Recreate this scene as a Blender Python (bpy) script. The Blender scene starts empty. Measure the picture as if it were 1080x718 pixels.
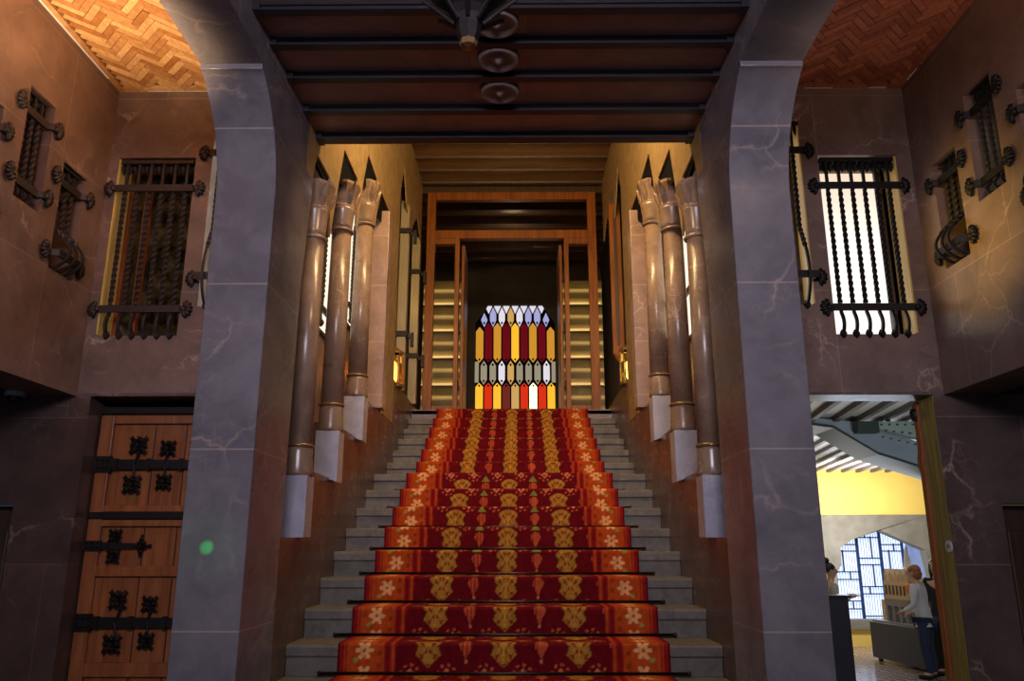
import bpy, bmesh, math, random
import numpy as np
from mathutils import Vector, Matrix
random.seed(7)
SC = bpy.context.scene
COL = SC.collection
PI = math.pi
FZ = -0.095          # ground floor level
UZ = 3.235           # upper floor level

# ------------------------------------------------------------------ helpers
def link(o):
    COL.objects.link(o); return o

def tag(o, label=None, cat=None, group=None, kind=None):
    if label: o['label'] = label
    if cat: o['category'] = cat
    if group: o['group'] = group
    if kind: o['kind'] = kind
    return o

def obj(name, bm, mats, parent=None, smooth=False, bevel=0):
    me = bpy.data.meshes.new(name)
    bmesh.ops.recalc_face_normals(bm, faces=bm.faces[:])
    bm.to_mesh(me); bm.free()
    if not isinstance(mats, (list, tuple)): mats = [mats]
    for m in mats: me.materials.append(m)
    if smooth:
        for p in me.polygons: p.use_smooth = True
    o = link(bpy.data.objects.new(name, me))
    if parent: o.parent = parent
    if bevel:
        b = o.modifiers.new('bevel', 'BEVEL'); b.width = bevel; b.segments = 2; b.limit_method = 'ANGLE'
    return o

def smooth_by_angle(o, ang=.5):
    me = o.data
    for p in me.polygons: p.use_smooth = True
    bm = bmesh.new(); bm.from_mesh(me)
    for e in bm.edges: e.smooth = (len(e.link_faces) == 2 and e.calc_face_angle(0) < ang)
    bm.to_mesh(me); bm.free()

def empty(name, loc, rz=0, label=None, cat=None, group=None, kind=None):
    o = link(bpy.data.objects.new(name, None))
    o.location = loc; o.rotation_euler = (0, 0, rz); o.empty_display_size = .1
    return tag(o, label, cat, group, kind)

def struct(name, bm, mats, **k):
    o = obj(name, bm, mats, **k); o['kind'] = 'structure'; return o

def dup(root, loc, rz, label, group=None, name=None):
    r = root.copy(); link(r); r.location = loc; r.rotation_euler = (0, 0, rz)
    if name: r.name = name
    r['label'] = label
    if group: r['group'] = group
    for ch in root.children:
        c = ch.copy(); link(c); c.parent = r
        for g in ch.children:
            d = g.copy(); link(d); d.parent = c
    return r

def BM(): return bmesh.new()

def box(bm, x0, x1, y0, y1, z0, z1, mi=0, mat=None):
    vs = [bm.verts.new((x, y, z)) for x in (x0, x1) for y in (y0, y1) for z in (z0, z1)]
    if mat is not None:
        for v in vs: v.co = mat @ v.co
    for f in ((0,1,3,2),(4,6,7,5),(0,4,5,1),(2,3,7,6),(0,2,6,4),(1,5,7,3)):
        fc = bm.faces.new([vs[i] for i in f]); fc.material_index = mi
    return bm

def prism(bm, poly, a0, a1, axis='x', mi=0):
    """poly of 2-D points extruded along axis. axis x: poly=(y,z); y: poly=(x,z); z: poly=(x,y)"""
    def P(p, a):
        return {'x': (a, p[0], p[1]), 'y': (p[0], a, p[1]), 'z': (p[0], p[1], a)}[axis]
    A = [bm.verts.new(P(p, a0)) for p in poly]; B = [bm.verts.new(P(p, a1)) for p in poly]
    n = len(poly)
    for f in (A[::-1], B):
        fc = bm.faces.new(f); fc.material_index = mi
    for i in range(n):
        fc = bm.faces.new((A[i], A[(i+1) % n], B[(i+1) % n], B[i])); fc.material_index = mi
    return bm

def loft(bm, rings, cap=True, mi=0):
    R = [[bm.verts.new(p) for p in r] for r in rings]
    n = len(R[0])
    for a, b in zip(R, R[1:]):
        for i in range(n):
            fc = bm.faces.new((a[i], a[(i+1) % n], b[(i+1) % n], b[i])); fc.material_index = mi
    if cap:
        for f in (R[0][::-1], R[-1]):
            fc = bm.faces.new(f); fc.material_index = mi
    return bm

def lathe(bm, prof, c=(0, 0, 0), n=24, mi=0, cap=True):
    rings = [[(c[0]+r*math.cos(2*PI*i/n), c[1]+r*math.sin(2*PI*i/n), c[2]+z) for i in range(n)] for r, z in prof]
    return loft(bm, rings, cap, mi)

def tube(bm, pts, rad, n=8, twist=0.0, square=False, mi=0):
    pts = [Vector(p) for p in pts]; rings = []; L = 0
    up0 = Vector((0, 0, 1))
    for k, p in enumerate(pts):
        t = (pts[min(k+1, len(pts)-1)] - pts[max(k-1, 0)]).normalized()
        ref = Vector((1, 0, 0)) if abs(t.x) < .8 else Vector((0, 0, 1))
        u = t.cross(ref).normalized(); v = t.cross(u)
        if k: L += (p - pts[k-1]).length
        a0 = twist*L + (PI/4 if square else 0)
        r = rad[k] if isinstance(rad, (list, tuple)) else rad
        m = 4 if square else n
        rings.append([p + (u*math.cos(a0+2*PI*i/m) + v*math.sin(a0+2*PI*i/m))*r for i in range(m)])
    return loft(bm, rings, True, mi)

def wall_holes(bm, axis, c0, c1, u0, u1, v0, v1, holes, mi=0):
    """solid slab between c0 and c1 on axis ('x' or 'y'), spanning u (the other horizontal) and z, with rectangular holes (u0,u1,v0,v1)"""
    us = sorted({u0, u1, *[min(max(h[i], u0), u1) for h in holes for i in (0, 1)]})
    vs = sorted({v0, v1, *[min(max(h[i], v0), v1) for h in holes for i in (2, 3)]})
    def solid(i, j):
        if i < 0 or j < 0 or i >= len(us)-1 or j >= len(vs)-1: return False
        cu, cv = (us[i]+us[i+1])/2, (vs[j]+vs[j+1])/2
        return not any(h[0] < cu < h[1] and h[2] < cv < h[3] for h in holes)
    cache = {}
    def V(u, v, c):
        k = (u, v, c)
        if k not in cache: cache[k] = bm.verts.new((c, u, v) if axis == 'x' else (u, c, v))
        return cache[k]
    for i in range(len(us)-1):
        for j in range(len(vs)-1):
            if not solid(i, j): continue
            a, b, d, e = us[i], us[i+1], vs[j], vs[j+1]
            q = [[V(a,d,c),V(b,d,c),V(b,e,c),V(a,e,c)] for c in (c0, c1)]
            fs = [q[0], q[1]]
            if not solid(i-1, j): fs.append([q[0][0],q[0][3],q[1][3],q[1][0]])
            if not solid(i+1, j): fs.append([q[0][1],q[0][2],q[1][2],q[1][1]])
            if not solid(i, j-1): fs.append([q[0][0],q[0][1],q[1][1],q[1][0]])
            if not solid(i, j+1): fs.append([q[0][3],q[0][2],q[1][2],q[1][3]])
            for f in fs: bm.faces.new(f).material_index = mi
    return bm

# ------------------------------------------------------------------ materials
class N:
    def __init__(s, name):
        s.m = bpy.data.materials.new(name); s.m.use_nodes = True
        s.t = s.m.node_tree; s.b = s.t.nodes['Principled BSDF']
    def n(s, typ, **k):
        x = s.t.nodes.new(typ)
        for a, v in k.items():
            if a.startswith('i_'): x.inputs[a[2:].replace('_', ' ')].default_value = v
            else: setattr(x, a, v)
        return x
    def l(s, a, b): s.t.links.new(a, b)
    def ramp(s, src, stops, interp='LINEAR'):
        r = s.n('ShaderNodeValToRGB'); cr = r.color_ramp; cr.interpolation = interp
        while len(cr.elements) < len(stops): cr.elements.new(.5)
        for e, (p, c) in zip(cr.elements, stops): e.position = p; e.color = (*c, 1) if len(c) == 3 else c
        s.l(src, r.inputs['Fac']); return r.outputs['Color']
    def mix(s, fac, a, b, mode='MIX'):
        x = s.n('ShaderNodeMix', data_type='RGBA', blend_type=mode)
        for sock, v in ((x.inputs['Factor'], fac), (x.inputs['A'], a), (x.inputs['B'], b)):
            if hasattr(v, 'is_linked'): s.l(v, sock)
            else: sock.default_value = v if not isinstance(v, tuple) else ((*v, 1) if len(v) == 3 else v)
        return x.outputs['Result']
    def math(s, op, a, b=0, c=0):
        x = s.n('ShaderNodeMath', operation=op)
        for i, v in enumerate((a, b, c)):
            if hasattr(v, 'is_linked'): s.l(v, x.inputs[i])
            else: x.inputs[i].default_value = v
        return x.outputs[0]
    def bump(s, h, st=.3, d=.01):
        b = s.n('ShaderNodeBump', i_Strength=st, i_Distance=d); s.l(h, b.inputs['Height']); s.l(b.outputs[0], s.b.inputs['Normal'])

def plain(name, col, rough=.5, metal=0, emit=None, es=0, noise=0, nscale=20, spec=.5):
    g = N(name)
    g.b.inputs['Base Color'].default_value = (*col, 1); g.b.inputs['Roughness'].default_value = rough
    g.b.inputs['Metallic'].default_value = metal; g.b.inputs['Specular IOR Level'].default_value = spec
    if emit: g.b.inputs['Emission Color'].default_value = (*emit, 1); g.b.inputs['Emission Strength'].default_value = es
    if noise:
        no = g.n('ShaderNodeTexNoise', i_Scale=nscale, i_Detail=4)
        g.l(g.ramp(no.outputs['Fac'], [(.3, tuple(c*(1-noise) for c in col)), (.7, tuple(min(1, c*(1+noise)) for c in col))]), g.b.inputs['Base Color'])
        g.bump(no.outputs['Fac'], .15, .005)
    return g.m

def marble(name, dark, light, vein, rough=.22, vs=1.0, joints=None, brick=None, spec=.5, veinamt=.8):
    g = N(name)
    pos = g.n('ShaderNodeNewGeometry').outputs['Position']
    w = g.n('ShaderNodeTexNoise', i_Scale=1.7*vs, i_Detail=5, i_Roughness=.6); g.l(pos, w.inputs['Vector'])
    off = g.n('ShaderNodeVectorMath', operation='SCALE'); g.l(w.outputs['Color'], off.inputs[0]); off.inputs['Scale'].default_value = .42
    add = g.n('ShaderNodeVectorMath', operation='ADD'); g.l(pos, add.inputs[0]); g.l(off.outputs[0], add.inputs[1])
    cl = g.n('ShaderNodeTexNoise', i_Scale=3.2*vs, i_Detail=8, i_Roughness=.62); g.l(add.outputs[0], cl.inputs['Vector'])
    base = g.ramp(cl.outputs['Fac'], [(.33, dark), (.52, tuple((a+b)/2 for a, b in zip(dark, light))), (.72, light)])
    vo = g.n('ShaderNodeTexVoronoi', feature='DISTANCE_TO_EDGE', i_Scale=1.9*vs); g.l(add.outputs[0], vo.inputs['Vector'])
    vl = g.ramp(vo.outputs['Distance'], [(0, (1,1,1)), (.012, (.35,.35,.35)), (.03, (0,0,0))])
    pn = g.n('ShaderNodeTexNoise', i_Scale=2.3*vs, i_Detail=3); g.l(pos, pn.inputs['Vector'])
    pm = g.ramp(pn.outputs['Fac'], [(.48, (0,0,0)), (.66, (1,1,1))])
    vf = g.math('MULTIPLY', g.math('MULTIPLY', vl, pm), veinamt)
    c = g.mix(vf, base, vein)
    vo2 = g.n('ShaderNodeTexVoronoi', feature='DISTANCE_TO_EDGE', i_Scale=6.5*vs); g.l(add.outputs[0], vo2.inputs['Vector'])
    v2 = g.ramp(vo2.outputs['Distance'], [(0, (1,1,1)), (.03, (0,0,0))])
    c = g.mix(g.math('MULTIPLY', g.math('MULTIPLY', v2, pm), .28*veinamt), c, vein)
    sep = g.n('ShaderNodeSeparateXYZ'); g.l(pos, sep.inputs[0])
    if joints:
        f = None
        for z in joints:
            k = g.math('COMPARE', sep.outputs['Z'], z, .0035); f = k if f is None else g.math('MAXIMUM', f, k)
        c = g.mix(g.math('MULTIPLY', f, .55), c, vein)
    if brick:
        cx = g.n('ShaderNodeCombineXYZ'); g.l(g.math('ADD', sep.outputs['X'], sep.outputs['Y']), cx.inputs[0]); g.l(g.math('ADD', sep.outputs['Z'], brick[2]), cx.inputs[1])
        bt = g.n('ShaderNodeTexBrick', i_Scale=1, i_Mortar_Size=.004, i_Brick_Width=brick[0], i_Row_Height=brick[1]); g.l(cx.outputs[0], bt.inputs['Vector'])
        tone = g.n('ShaderNodeMix', data_type='RGBA')
        bt.inputs['Color1'].default_value = (1,1,1,1); bt.inputs['Color2'].default_value = (.82,.80,.80,1); bt.inputs['Mortar'].default_value = (1,1,1,1)
        c = g.mix(1.0, c, bt.outputs['Color'], 'MULTIPLY')
        c = g.mix(g.math('MULTIPLY', bt.outputs['Fac'], .16), c, vein)
    g.l(c, g.b.inputs['Base Color'])
    rr = g.ramp(cl.outputs['Fac'], [(.3, (rough*1.25,)*3), (.75, (rough*.8,)*3)]); g.l(rr, g.b.inputs['Roughness'])
    g.b.inputs['Specular IOR Level'].default_value = spec
    g.bump(cl.outputs['Fac'], .05, .01)
    return g.m

def wood(name, dark, light, rough=.35, axis='z', scale=1.0, spec=.5):
    g = N(name)
    pos = g.n('ShaderNodeNewGeometry').outputs['Position']
    mp = g.n('ShaderNodeMapping'); g.l(pos, mp.inputs['Vector'])
    s = {'z': (22, 22, 1.6), 'x': (1.6, 22, 22), 'y': (22, 1.6, 22)}[axis]
    mp.inputs['Scale'].default_value = tuple(a*scale for a in s)
    no = g.n('ShaderNodeTexNoise', i_Scale=1, i_Detail=6, i_Roughness=.6, i_Distortion=.6); g.l(mp.outputs[0], no.inputs['Vector'])
    g.l(g.ramp(no.outputs['Fac'], [(.3, dark), (.7, light)]), g.b.inputs['Base Color'])
    g.b.inputs['Roughness'].default_value = rough; g.b.inputs['Specular IOR Level'].default_value = spec
    g.bump(no.outputs['Fac'], .12, .004)
    return g.m

def attr_mat(name, rough=.6, bump=0, spec=.3):
    g = N(name)
    a = g.n('ShaderNodeAttribute', attribute_name='Col')
    no = g.n('ShaderNodeTexNoise', i_Scale=60, i_Detail=3)
    g.l(g.mix(1.0, a.outputs['Color'], g.ramp(no.outputs['Fac'], [(.3, (.75,.75,.75)), (.7, (1.15,1.15,1.15))]), 'MULTIPLY'), g.b.inputs['Base Color'])
    g.b.inputs['Roughness'].default_value = rough; g.b.inputs['Specular IOR Level'].default_value = spec
    if bump: g.bump(no.outputs['Fac'], bump, .004)
    return g.m

M = {}
VEIN = (.62, .47, .36)
M['pier'] = marble('pier_marble', (.125,.112,.125), (.24,.215,.225), (.55,.40,.33), .25, 1.1, joints=[3.77, 2.93, 2.07, 1.22, .35], veinamt=.55)
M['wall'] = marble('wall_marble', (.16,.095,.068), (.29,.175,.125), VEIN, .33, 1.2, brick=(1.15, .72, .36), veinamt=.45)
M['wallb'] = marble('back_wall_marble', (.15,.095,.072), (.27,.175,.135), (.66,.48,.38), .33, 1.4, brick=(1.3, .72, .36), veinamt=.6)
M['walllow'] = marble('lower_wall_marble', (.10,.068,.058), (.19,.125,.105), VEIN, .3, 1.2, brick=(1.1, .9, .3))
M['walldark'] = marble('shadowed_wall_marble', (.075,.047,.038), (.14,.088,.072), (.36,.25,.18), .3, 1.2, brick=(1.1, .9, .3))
M['stairwall'] = marble('stair_wall_marble', (.075,.04,.022), (.15,.08,.045), (.35,.19,.10), .28, 1.2, brick=(.8, .33, .0), veinamt=.5)
M['golden'] = marble('golden_stone', (.26,.17,.075), (.40,.27,.12), (.5,.36,.18), .45, 2.4, veinamt=.35)
M['column'] = marble('column_marble', (.18,.115,.078), (.32,.215,.15), (.5,.38,.3), .25, 2.0)
M['pilaster'] = marble('pink_marble', (.23,.14,.11), (.38,.25,.2), (.6,.45,.36), .3, 1.6, joints=[2.95, 3.45, 4.0, 4.5])
M['pedestal'] = marble('pedestal_marble', (.30,.29,.34), (.46,.45,.52), (.6,.55,.55), .35, 2.0)  # paler and bluer than the columns: entrance daylight put into the colour
M['slab'] = marble('ceiling_slab', (.22,.15,.13), (.36,.25,.21), (.3,.2,.16), .38, 1.5, veinamt=.5)
M['step'] = marble('step_stone', (.085,.072,.055), (.16,.138,.108), (.26,.22,.18), .5, 3.0, veinamt=.3)
M['floor'] = marble('floor_stone', (.12,.09,.08), (.22,.17,.15), (.35,.3,.26), .25, 1.2)
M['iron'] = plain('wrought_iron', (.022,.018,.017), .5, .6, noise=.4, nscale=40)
M['ironlit'] = plain('brown_iron', (.05,.036,.030), .5, .5, noise=.4, nscale=40)  # lit copy of the wrought iron, warm light put into its colour
M['steel'] = plain('dark_beam', (.030,.027,.032), .4, .4, noise=.3)
M['doorwood'] = wood('door_wood', (.20,.055,.015), (.42,.14,.04), .4)
M['framewood'] = wood('frame_wood', (.15,.038,.005), (.34,.11,.014), .38, spec=.3)
M['darkwood'] = wood('dark_wood', (.035,.018,.010), (.085,.045,.024), .4)
M['boards'] = wood('ceiling_boards', (.16,.10,.04), (.30,.20,.09), .4, 'x')
M['redwood'] = wood('window_wood', (.22,.055,.015), (.40,.11,.03), .4)
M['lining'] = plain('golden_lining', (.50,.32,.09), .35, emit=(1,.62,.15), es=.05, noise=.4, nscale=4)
M['black'] = plain('black_void', (.004,.004,.005), .9, spec=.1)
M['darkroom'] = plain('dark_room', (.05,.04,.034), .6, noise=.3, nscale=5, spec=.2)

def glow(name, c0, c1, s, z0, z1, base=(.1,.1,.1)):
    """backlit frosted glass, brighter towards the bottom where the daylight source is"""
    g = N(name)
    pos = g.n('ShaderNodeNewGeometry').outputs['Position']; sep = g.n('ShaderNodeSeparateXYZ'); g.l(pos, sep.inputs[0])
    mr = g.n('ShaderNodeMapRange'); g.l(sep.outputs['Z'], mr.inputs['Value']); mr.inputs['From Min'].default_value = z0; mr.inputs['From Max'].default_value = z1
    g.l(g.ramp(mr.outputs[0], [(0, c0), (.45, c0), (1, c1)]), g.b.inputs['Emission Color'])
    g.b.inputs['Emission Strength'].default_value = s
    g.b.inputs['Base Color'].default_value = (*base, 1); g.b.inputs['Roughness'].default_value = .3
    return g.m
M['daylit'] = glow('daylit_frosted_glass', (1.0,.93,.86), (.75,.55,.36), 1.25, 2.94, 4.3)
M['daystrip'] = plain('cream_frosted_glass', (.3,.3,.3), .4, emit=(1.0,.88,.70), es=1.15)
g = N('dark_olive_glass'); pos = g.n('ShaderNodeNewGeometry').outputs['Position']
no = g.n('ShaderNodeTexNoise', i_Scale=9.0, i_Detail=4, i_Distortion=1.0); g.l(pos, no.inputs['Vector'])
g.l(g.ramp(no.outputs['Fac'], [(.35, (.006,.005,.003)), (.55, (.045,.035,.012)), (.72, (.14,.11,.05))]), g.b.inputs['Base Color'])  # dark tones and pale mottling paint reflections onto clear glass
g.b.inputs['Roughness'].default_value = .1; g.b.inputs['Specular IOR Level'].default_value = .6; M['oliveglass'] = g.m
M['clear'] = None
g = N('clear_glass'); g.b.inputs['Transmission Weight'].default_value = 1; g.b.inputs['Roughness'].default_value = .02; g.b.inputs['IOR'].default_value = 1.05
g.b.inputs['Base Color'].default_value = (.95,.93,.88,1); M['clear'] = g.m
M['amber'] = plain('amber_lamp', (.3,.15,.02), .3, emit=(1.0,.55,.08), es=2.2)
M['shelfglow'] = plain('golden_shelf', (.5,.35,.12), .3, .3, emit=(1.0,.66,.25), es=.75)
M['cabback'] = plain('cabinet_back', (.30,.22,.09), .35, .3, noise=.5, nscale=7)
g = N('band_glow'); pos = g.n('ShaderNodeNewGeometry').outputs['Position']; sep = g.n('ShaderNodeSeparateXYZ'); g.l(pos, sep.inputs[0])  # bands of golden reflection put into the emission
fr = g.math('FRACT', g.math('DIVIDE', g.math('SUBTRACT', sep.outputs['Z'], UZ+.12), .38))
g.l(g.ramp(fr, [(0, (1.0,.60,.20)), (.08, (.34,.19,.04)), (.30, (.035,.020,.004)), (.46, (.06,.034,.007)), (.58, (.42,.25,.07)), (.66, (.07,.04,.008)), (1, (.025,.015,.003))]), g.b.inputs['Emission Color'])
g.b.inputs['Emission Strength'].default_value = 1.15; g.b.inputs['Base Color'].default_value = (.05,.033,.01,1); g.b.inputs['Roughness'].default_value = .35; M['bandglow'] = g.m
M['yellow'] = plain('yellow_plaster', (.80,.58,.14), .7, noise=.12, nscale=3)
M['greystone'] = plain('grey_stone', (.20,.185,.16), .7, noise=.2, nscale=8)
M['bluestone'] = plain('pale_reveal', (.30,.40,.72), .6, noise=.1, nscale=4)  # pale reveal with the bluish daylight put into its colour
M['plank'] = wood('white_planks', (.50,.49,.48), (.68,.66,.64), .6, 'y')
M['plankbeam'] = plain('grey_beam', (.10,.085,.085), .6)
M['girder'] = plain('green_girder', (.30,.36,.33), .5, .1)
M['rivet'] = plain('dark_rivet', (.04,.06,.05), .5, .3)
M['arch'] = plain('grey_blue_beam', (.28,.31,.37), .6, noise=.15, nscale=3)
M['bluegrille'] = plain('blue_iron', (.02,.06,.22), .4, .3)
M['skyglass'] = plain('daylight_pane', (.6,.65,.8), .4, emit=(.62,.75,1.0), es=1.15)
M['tile'] = None
g = N('checker_tile'); pos = g.n('ShaderNodeNewGeometry').outputs['Position']; ck = g.n('ShaderNodeTexChecker', i_Scale=9.0)
mp = g.n('ShaderNodeMapping'); g.l(pos, mp.inputs[0]); mp.inputs['Rotation'].default_value = (0,0,.6); g.l(mp.outputs[0], ck.inputs['Vector'])
ck.inputs['Color1'].default_value = (.20,.15,.15,1); ck.inputs['Color2'].default_value = (.36,.29,.29,1)
g.l(ck.outputs['Color'], g.b.inputs['Base Color']); g.b.inputs['Roughness'].default_value = .18; M['tile'] = g.m
M['plinth'] = plain('slate_plinth', (.045,.065,.12), .35)
M['navy'] = plain('dark_podium', (.022,.02,.026), .4)
M['white'] = plain('white_plaster', (.75,.72,.70), .6, noise=.06)
M['cream'] = plain('cream_model', (.68,.52,.36), .6, noise=.15, nscale=30)
M['modelgrey'] = plain('model_grey', (.24,.24,.29), .5, noise=.2, nscale=30)
M['modeldark'] = plain('model_window', (.06,.05,.06), .4)
M['brass'] = plain('polished_reveal', (.30,.24,.09), .25, .35, noise=.35, nscale=6)  # polished marble, the yellow it reflects put into the colour
M['carpet'] = attr_mat('carpet', .9, .4, .1)
M['brick'] = attr_mat('herringbone_brick', .55, .5, .3)
M['rod'] = plain('stair_rod', (.035,.022,.016), .3, .8)
M['skin'] = plain('skin', (.55,.32,.23), .5)
M['hairdark'] = plain('dark_hair', (.012,.009,.008), .5)
M['hairred'] = plain('reddish_hair', (.30,.11,.04), .55)
M['eye'] = plain('eye', (.03,.02,.02), .2)
M['lip'] = plain('lip', (.42,.13,.11), .4)
M['blackcloth'] = plain('black_cloth', (.008,.008,.011), .8)
M['whitecloth'] = plain('white_cloth', (.62,.62,.64), .8)
M['jeans'] = plain('dark_jeans', (.02,.035,.09), .8)
M['phone'] = plain('phone', (.015,.015,.018), .2)
g = N('leopard_cloth'); vo = g.n('ShaderNodeTexVoronoi', i_Scale=22.0); g.l(g.ramp(vo.outputs['Distance'], [(.25, (.03,.025,.02)), (.45, (.55,.5,.42))]), g.b.inputs['Base Color']); M['print'] = g.m

# ------------------------------------------------------------------ the setting
BW = 5.0             # rear wall of the side bays
bm = BM(); box(bm, -3.7, 3.7, -3.0, BW+.45, FZ-.12, FZ); struct('floor', bm, M['floor'])
bm = BM(); box(bm, -1.55, 1.55, 9.62, 13.2, UZ-.3, UZ); struct('floor', bm, M['floor'])

# piers that bend forward into long beams over the vestibule
def pier(s):
    t = empty('marble_pier', (s*1.38, 4.2, FZ), 0, None, 'pier')
    a, b = s*1.22-s*1.38, s*1.54-s*1.38
    prof = [(3.92, FZ), (3.92, 3.44)]
    for i in range(1, 31):
        u = i/30; prof.append((3.92-.345*(u**2.1), 3.42+.55*(1-(1-u)**1.2)))
    prof += [(3.57, 3.97), (3.57, 4.12), (4.47, 4.12), (4.47, FZ)]
    bm = BM(); prism(bm, [(y-4.2, z-FZ) for y, z in prof], a, b, 'x'); sh = obj('shaft', bm, M['pier'], t, bevel=.006); sh.data.shade_auto_smooth(angle=.5) if hasattr(sh.data, 'shade_auto_smooth') else smooth_by_angle(sh)
    bm = BM(); prism(bm, [(-2.9-4.2, 4.0-FZ), (3.565-4.2, 4.0-FZ), (3.565-4.2, 4.12-FZ), (.27, 4.12-FZ), (.27, 4.75-FZ), (-2.9-4.2, 4.75-FZ)], a-s*.002, b-s*.002, 'x'); obj('beam', bm, M['pier'], t)
    return t
tag(pier(-1), 'bluish grey polished marble pier on the left, with a small green light spot', 'pier')
tag(pier(1), 'bluish grey polished marble pier on the right, beside the open doorway', 'pier')

# rear wall of the two bays
WA = (2.15, 2.685, 2.94, 4.22); WB = (1.62, 2.035, 3.14, 4.5)
for s, nm in ((-1, 'wall_rear_left'), (1, 'wall_rear_right')):
    hs = [WA, WB]; hl = [(1.68, 2.72 if s > 0 else 2.66, FZ, 2.54), (3.05, 3.5, FZ, 1.86)]
    if s < 0: hs = [(-h[1], -h[0], h[2], h[3]) for h in hs]; hl = [(-h[1], -h[0], h[2], h[3]) for h in hl]
    u = (1.545, 3.7) if s > 0 else (-3.7, -1.545)
    bm = BM(); wall_holes(bm, 'y', BW, BW+.23, u[0], u[1], 2.56, 4.75, hs); struct(nm, bm, M['wallb'])
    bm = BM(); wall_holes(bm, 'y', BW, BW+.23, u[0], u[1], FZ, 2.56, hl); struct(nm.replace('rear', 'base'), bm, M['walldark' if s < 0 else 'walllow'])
    bm = BM(); box(bm, *sorted((s*1.31, s*1.545)), 4.475, BW+.23, 4.125, 4.75); struct('wall_header_'+nm[10:], bm, M['wallb'])
    bm = BM(); prism(bm, [(4.471, 1.66), (4.471, 4.2), (4.66, 4.2), (4.65, 3.95), (4.52, 3.1), (4.485, 1.66)], s*1.2201, s*1.30, 'x'); struct('wall_quoin_'+nm[10:], bm, M['pier'])
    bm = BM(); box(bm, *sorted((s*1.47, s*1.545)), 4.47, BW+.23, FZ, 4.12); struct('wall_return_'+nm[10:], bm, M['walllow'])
# upper side walls that overhang
SL = [(4.085, 4.335, 3.515, 4.21), (4.50, 4.77, 3.235, 3.935), (3.62, 3.90, 3.25, 3.95)]
SR = [(4.06, 4.33, 3.56, 4.26), (4.49, 4.765, 3.30, 4.01), (3.58, 3.86, 3.30, 4.01)]
for s, nm, hs in ((-1, 'wall_upper_left', SL), (1, 'wall_upper_right', SR)):
    X = 2.75 if s < 0 else 2.79
    bm = BM(); wall_holes(bm, 'x', s*X, s*(X+.32), -3.0, BW, 2.54, 4.75, hs); struct(nm, bm, M['wall'])
    bm = BM(); box(bm, *sorted((s*(X+.32), s*3.7)), -3.0, BW, 2.541, 2.66); struct('ceiling', bm, M['darkroom'])
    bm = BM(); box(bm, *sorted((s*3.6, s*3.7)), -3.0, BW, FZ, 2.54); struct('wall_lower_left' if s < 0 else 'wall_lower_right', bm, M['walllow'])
    bm = BM(); box(bm, *sorted((s*(X+.322), s*(X+.36))), -3.0, BW, 2.66, 4.75); struct('wall_outer_left' if s < 0 else 'wall_outer_right', bm, M['black'])
# wall behind the camera: two tall entrance openings
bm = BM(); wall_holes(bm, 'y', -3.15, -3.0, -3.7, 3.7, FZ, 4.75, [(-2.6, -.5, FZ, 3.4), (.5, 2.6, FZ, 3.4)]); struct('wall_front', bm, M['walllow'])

# ceilings
bm = BM(); box(bm, -1.22, 1.22, -3.0, 4.70, 4.2, 4.32); struct('ceiling', bm, M['slab'])
for s in (-1, 1): bm = BM(); box(bm, *sorted((s*1.5, s*3.2)), -3.1, BW+.45, 4.76, 4.86); struct('ceiling', bm, M['darkroom'])
# iron beams under the slabs
yb = [4.665, 4.325, 3.975, 3.665, 3.385, 3.10, 2.78, 2.46]
proto = None
bl = ['dark iron ceiling beam nearest the staircase, at the rear edge of the slabs', 'dark iron ceiling beam, second from the staircase', 'dark iron ceiling beam, third from the staircase, between two round bosses',
      'dark iron ceiling beam, fourth from the staircase, behind the lantern tip', 'dark iron ceiling beam nearest the top of the photo, above the lantern']
for i, y in enumerate(yb[:5]):
    bm = BM(); w = .05 if i else .075
    box(bm, -1.215, 1.215, -w*.5, w*.5, -.012, 0); box(bm, -1.215, 1.215, -.012, .012, -.032, -.012); box(bm, -1.215, 1.215, -w*.55, w*.55, -.042, -.032)
    for x in (-1.2, 1.2): box(bm, x-.02, x+.02, -w*.7, w*.7, -.046, 0)
    o = obj('ceiling_beam', bm, M['steel']); o.location = (0, y, 4.2)
    tag(o, bl[i], 'beam', 'iron beams under the stone ceiling')
# round bosses carved in the centre slabs
def boss(y, label):
    t = empty('ceiling_boss', (-.02, y, 4.2), 0, label, 'ceiling boss', 'round bosses in the central ceiling')
    bm = BM(); box(bm, -.155, .155, -.115, .115, -.012, 0); obj('plate', bm, M['slab'], t, bevel=.003)
    bm = BM()
    prof = [(.001, -.062), (.012, -.06), (.018, -.05), (.03, -.038), (.05, -.03), (.07, -.034), (.092, -.052), (.104, -.05), (.11, -.035), (.114, -.012)]
    lathe(bm, prof, n=40); obj('rosette', bm, M['slab2'], t, smooth=True)
M['slab2'] = plain('boss_stone', (.19,.14,.125), .45, noise=.15)
boss(4.11, 'round carved stone boss in the ceiling, nearest the staircase')
boss(3.79, 'round carved stone boss in the ceiling, middle of the three')
boss(3.485, 'round carved stone boss in the ceiling, partly behind the lantern')
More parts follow.
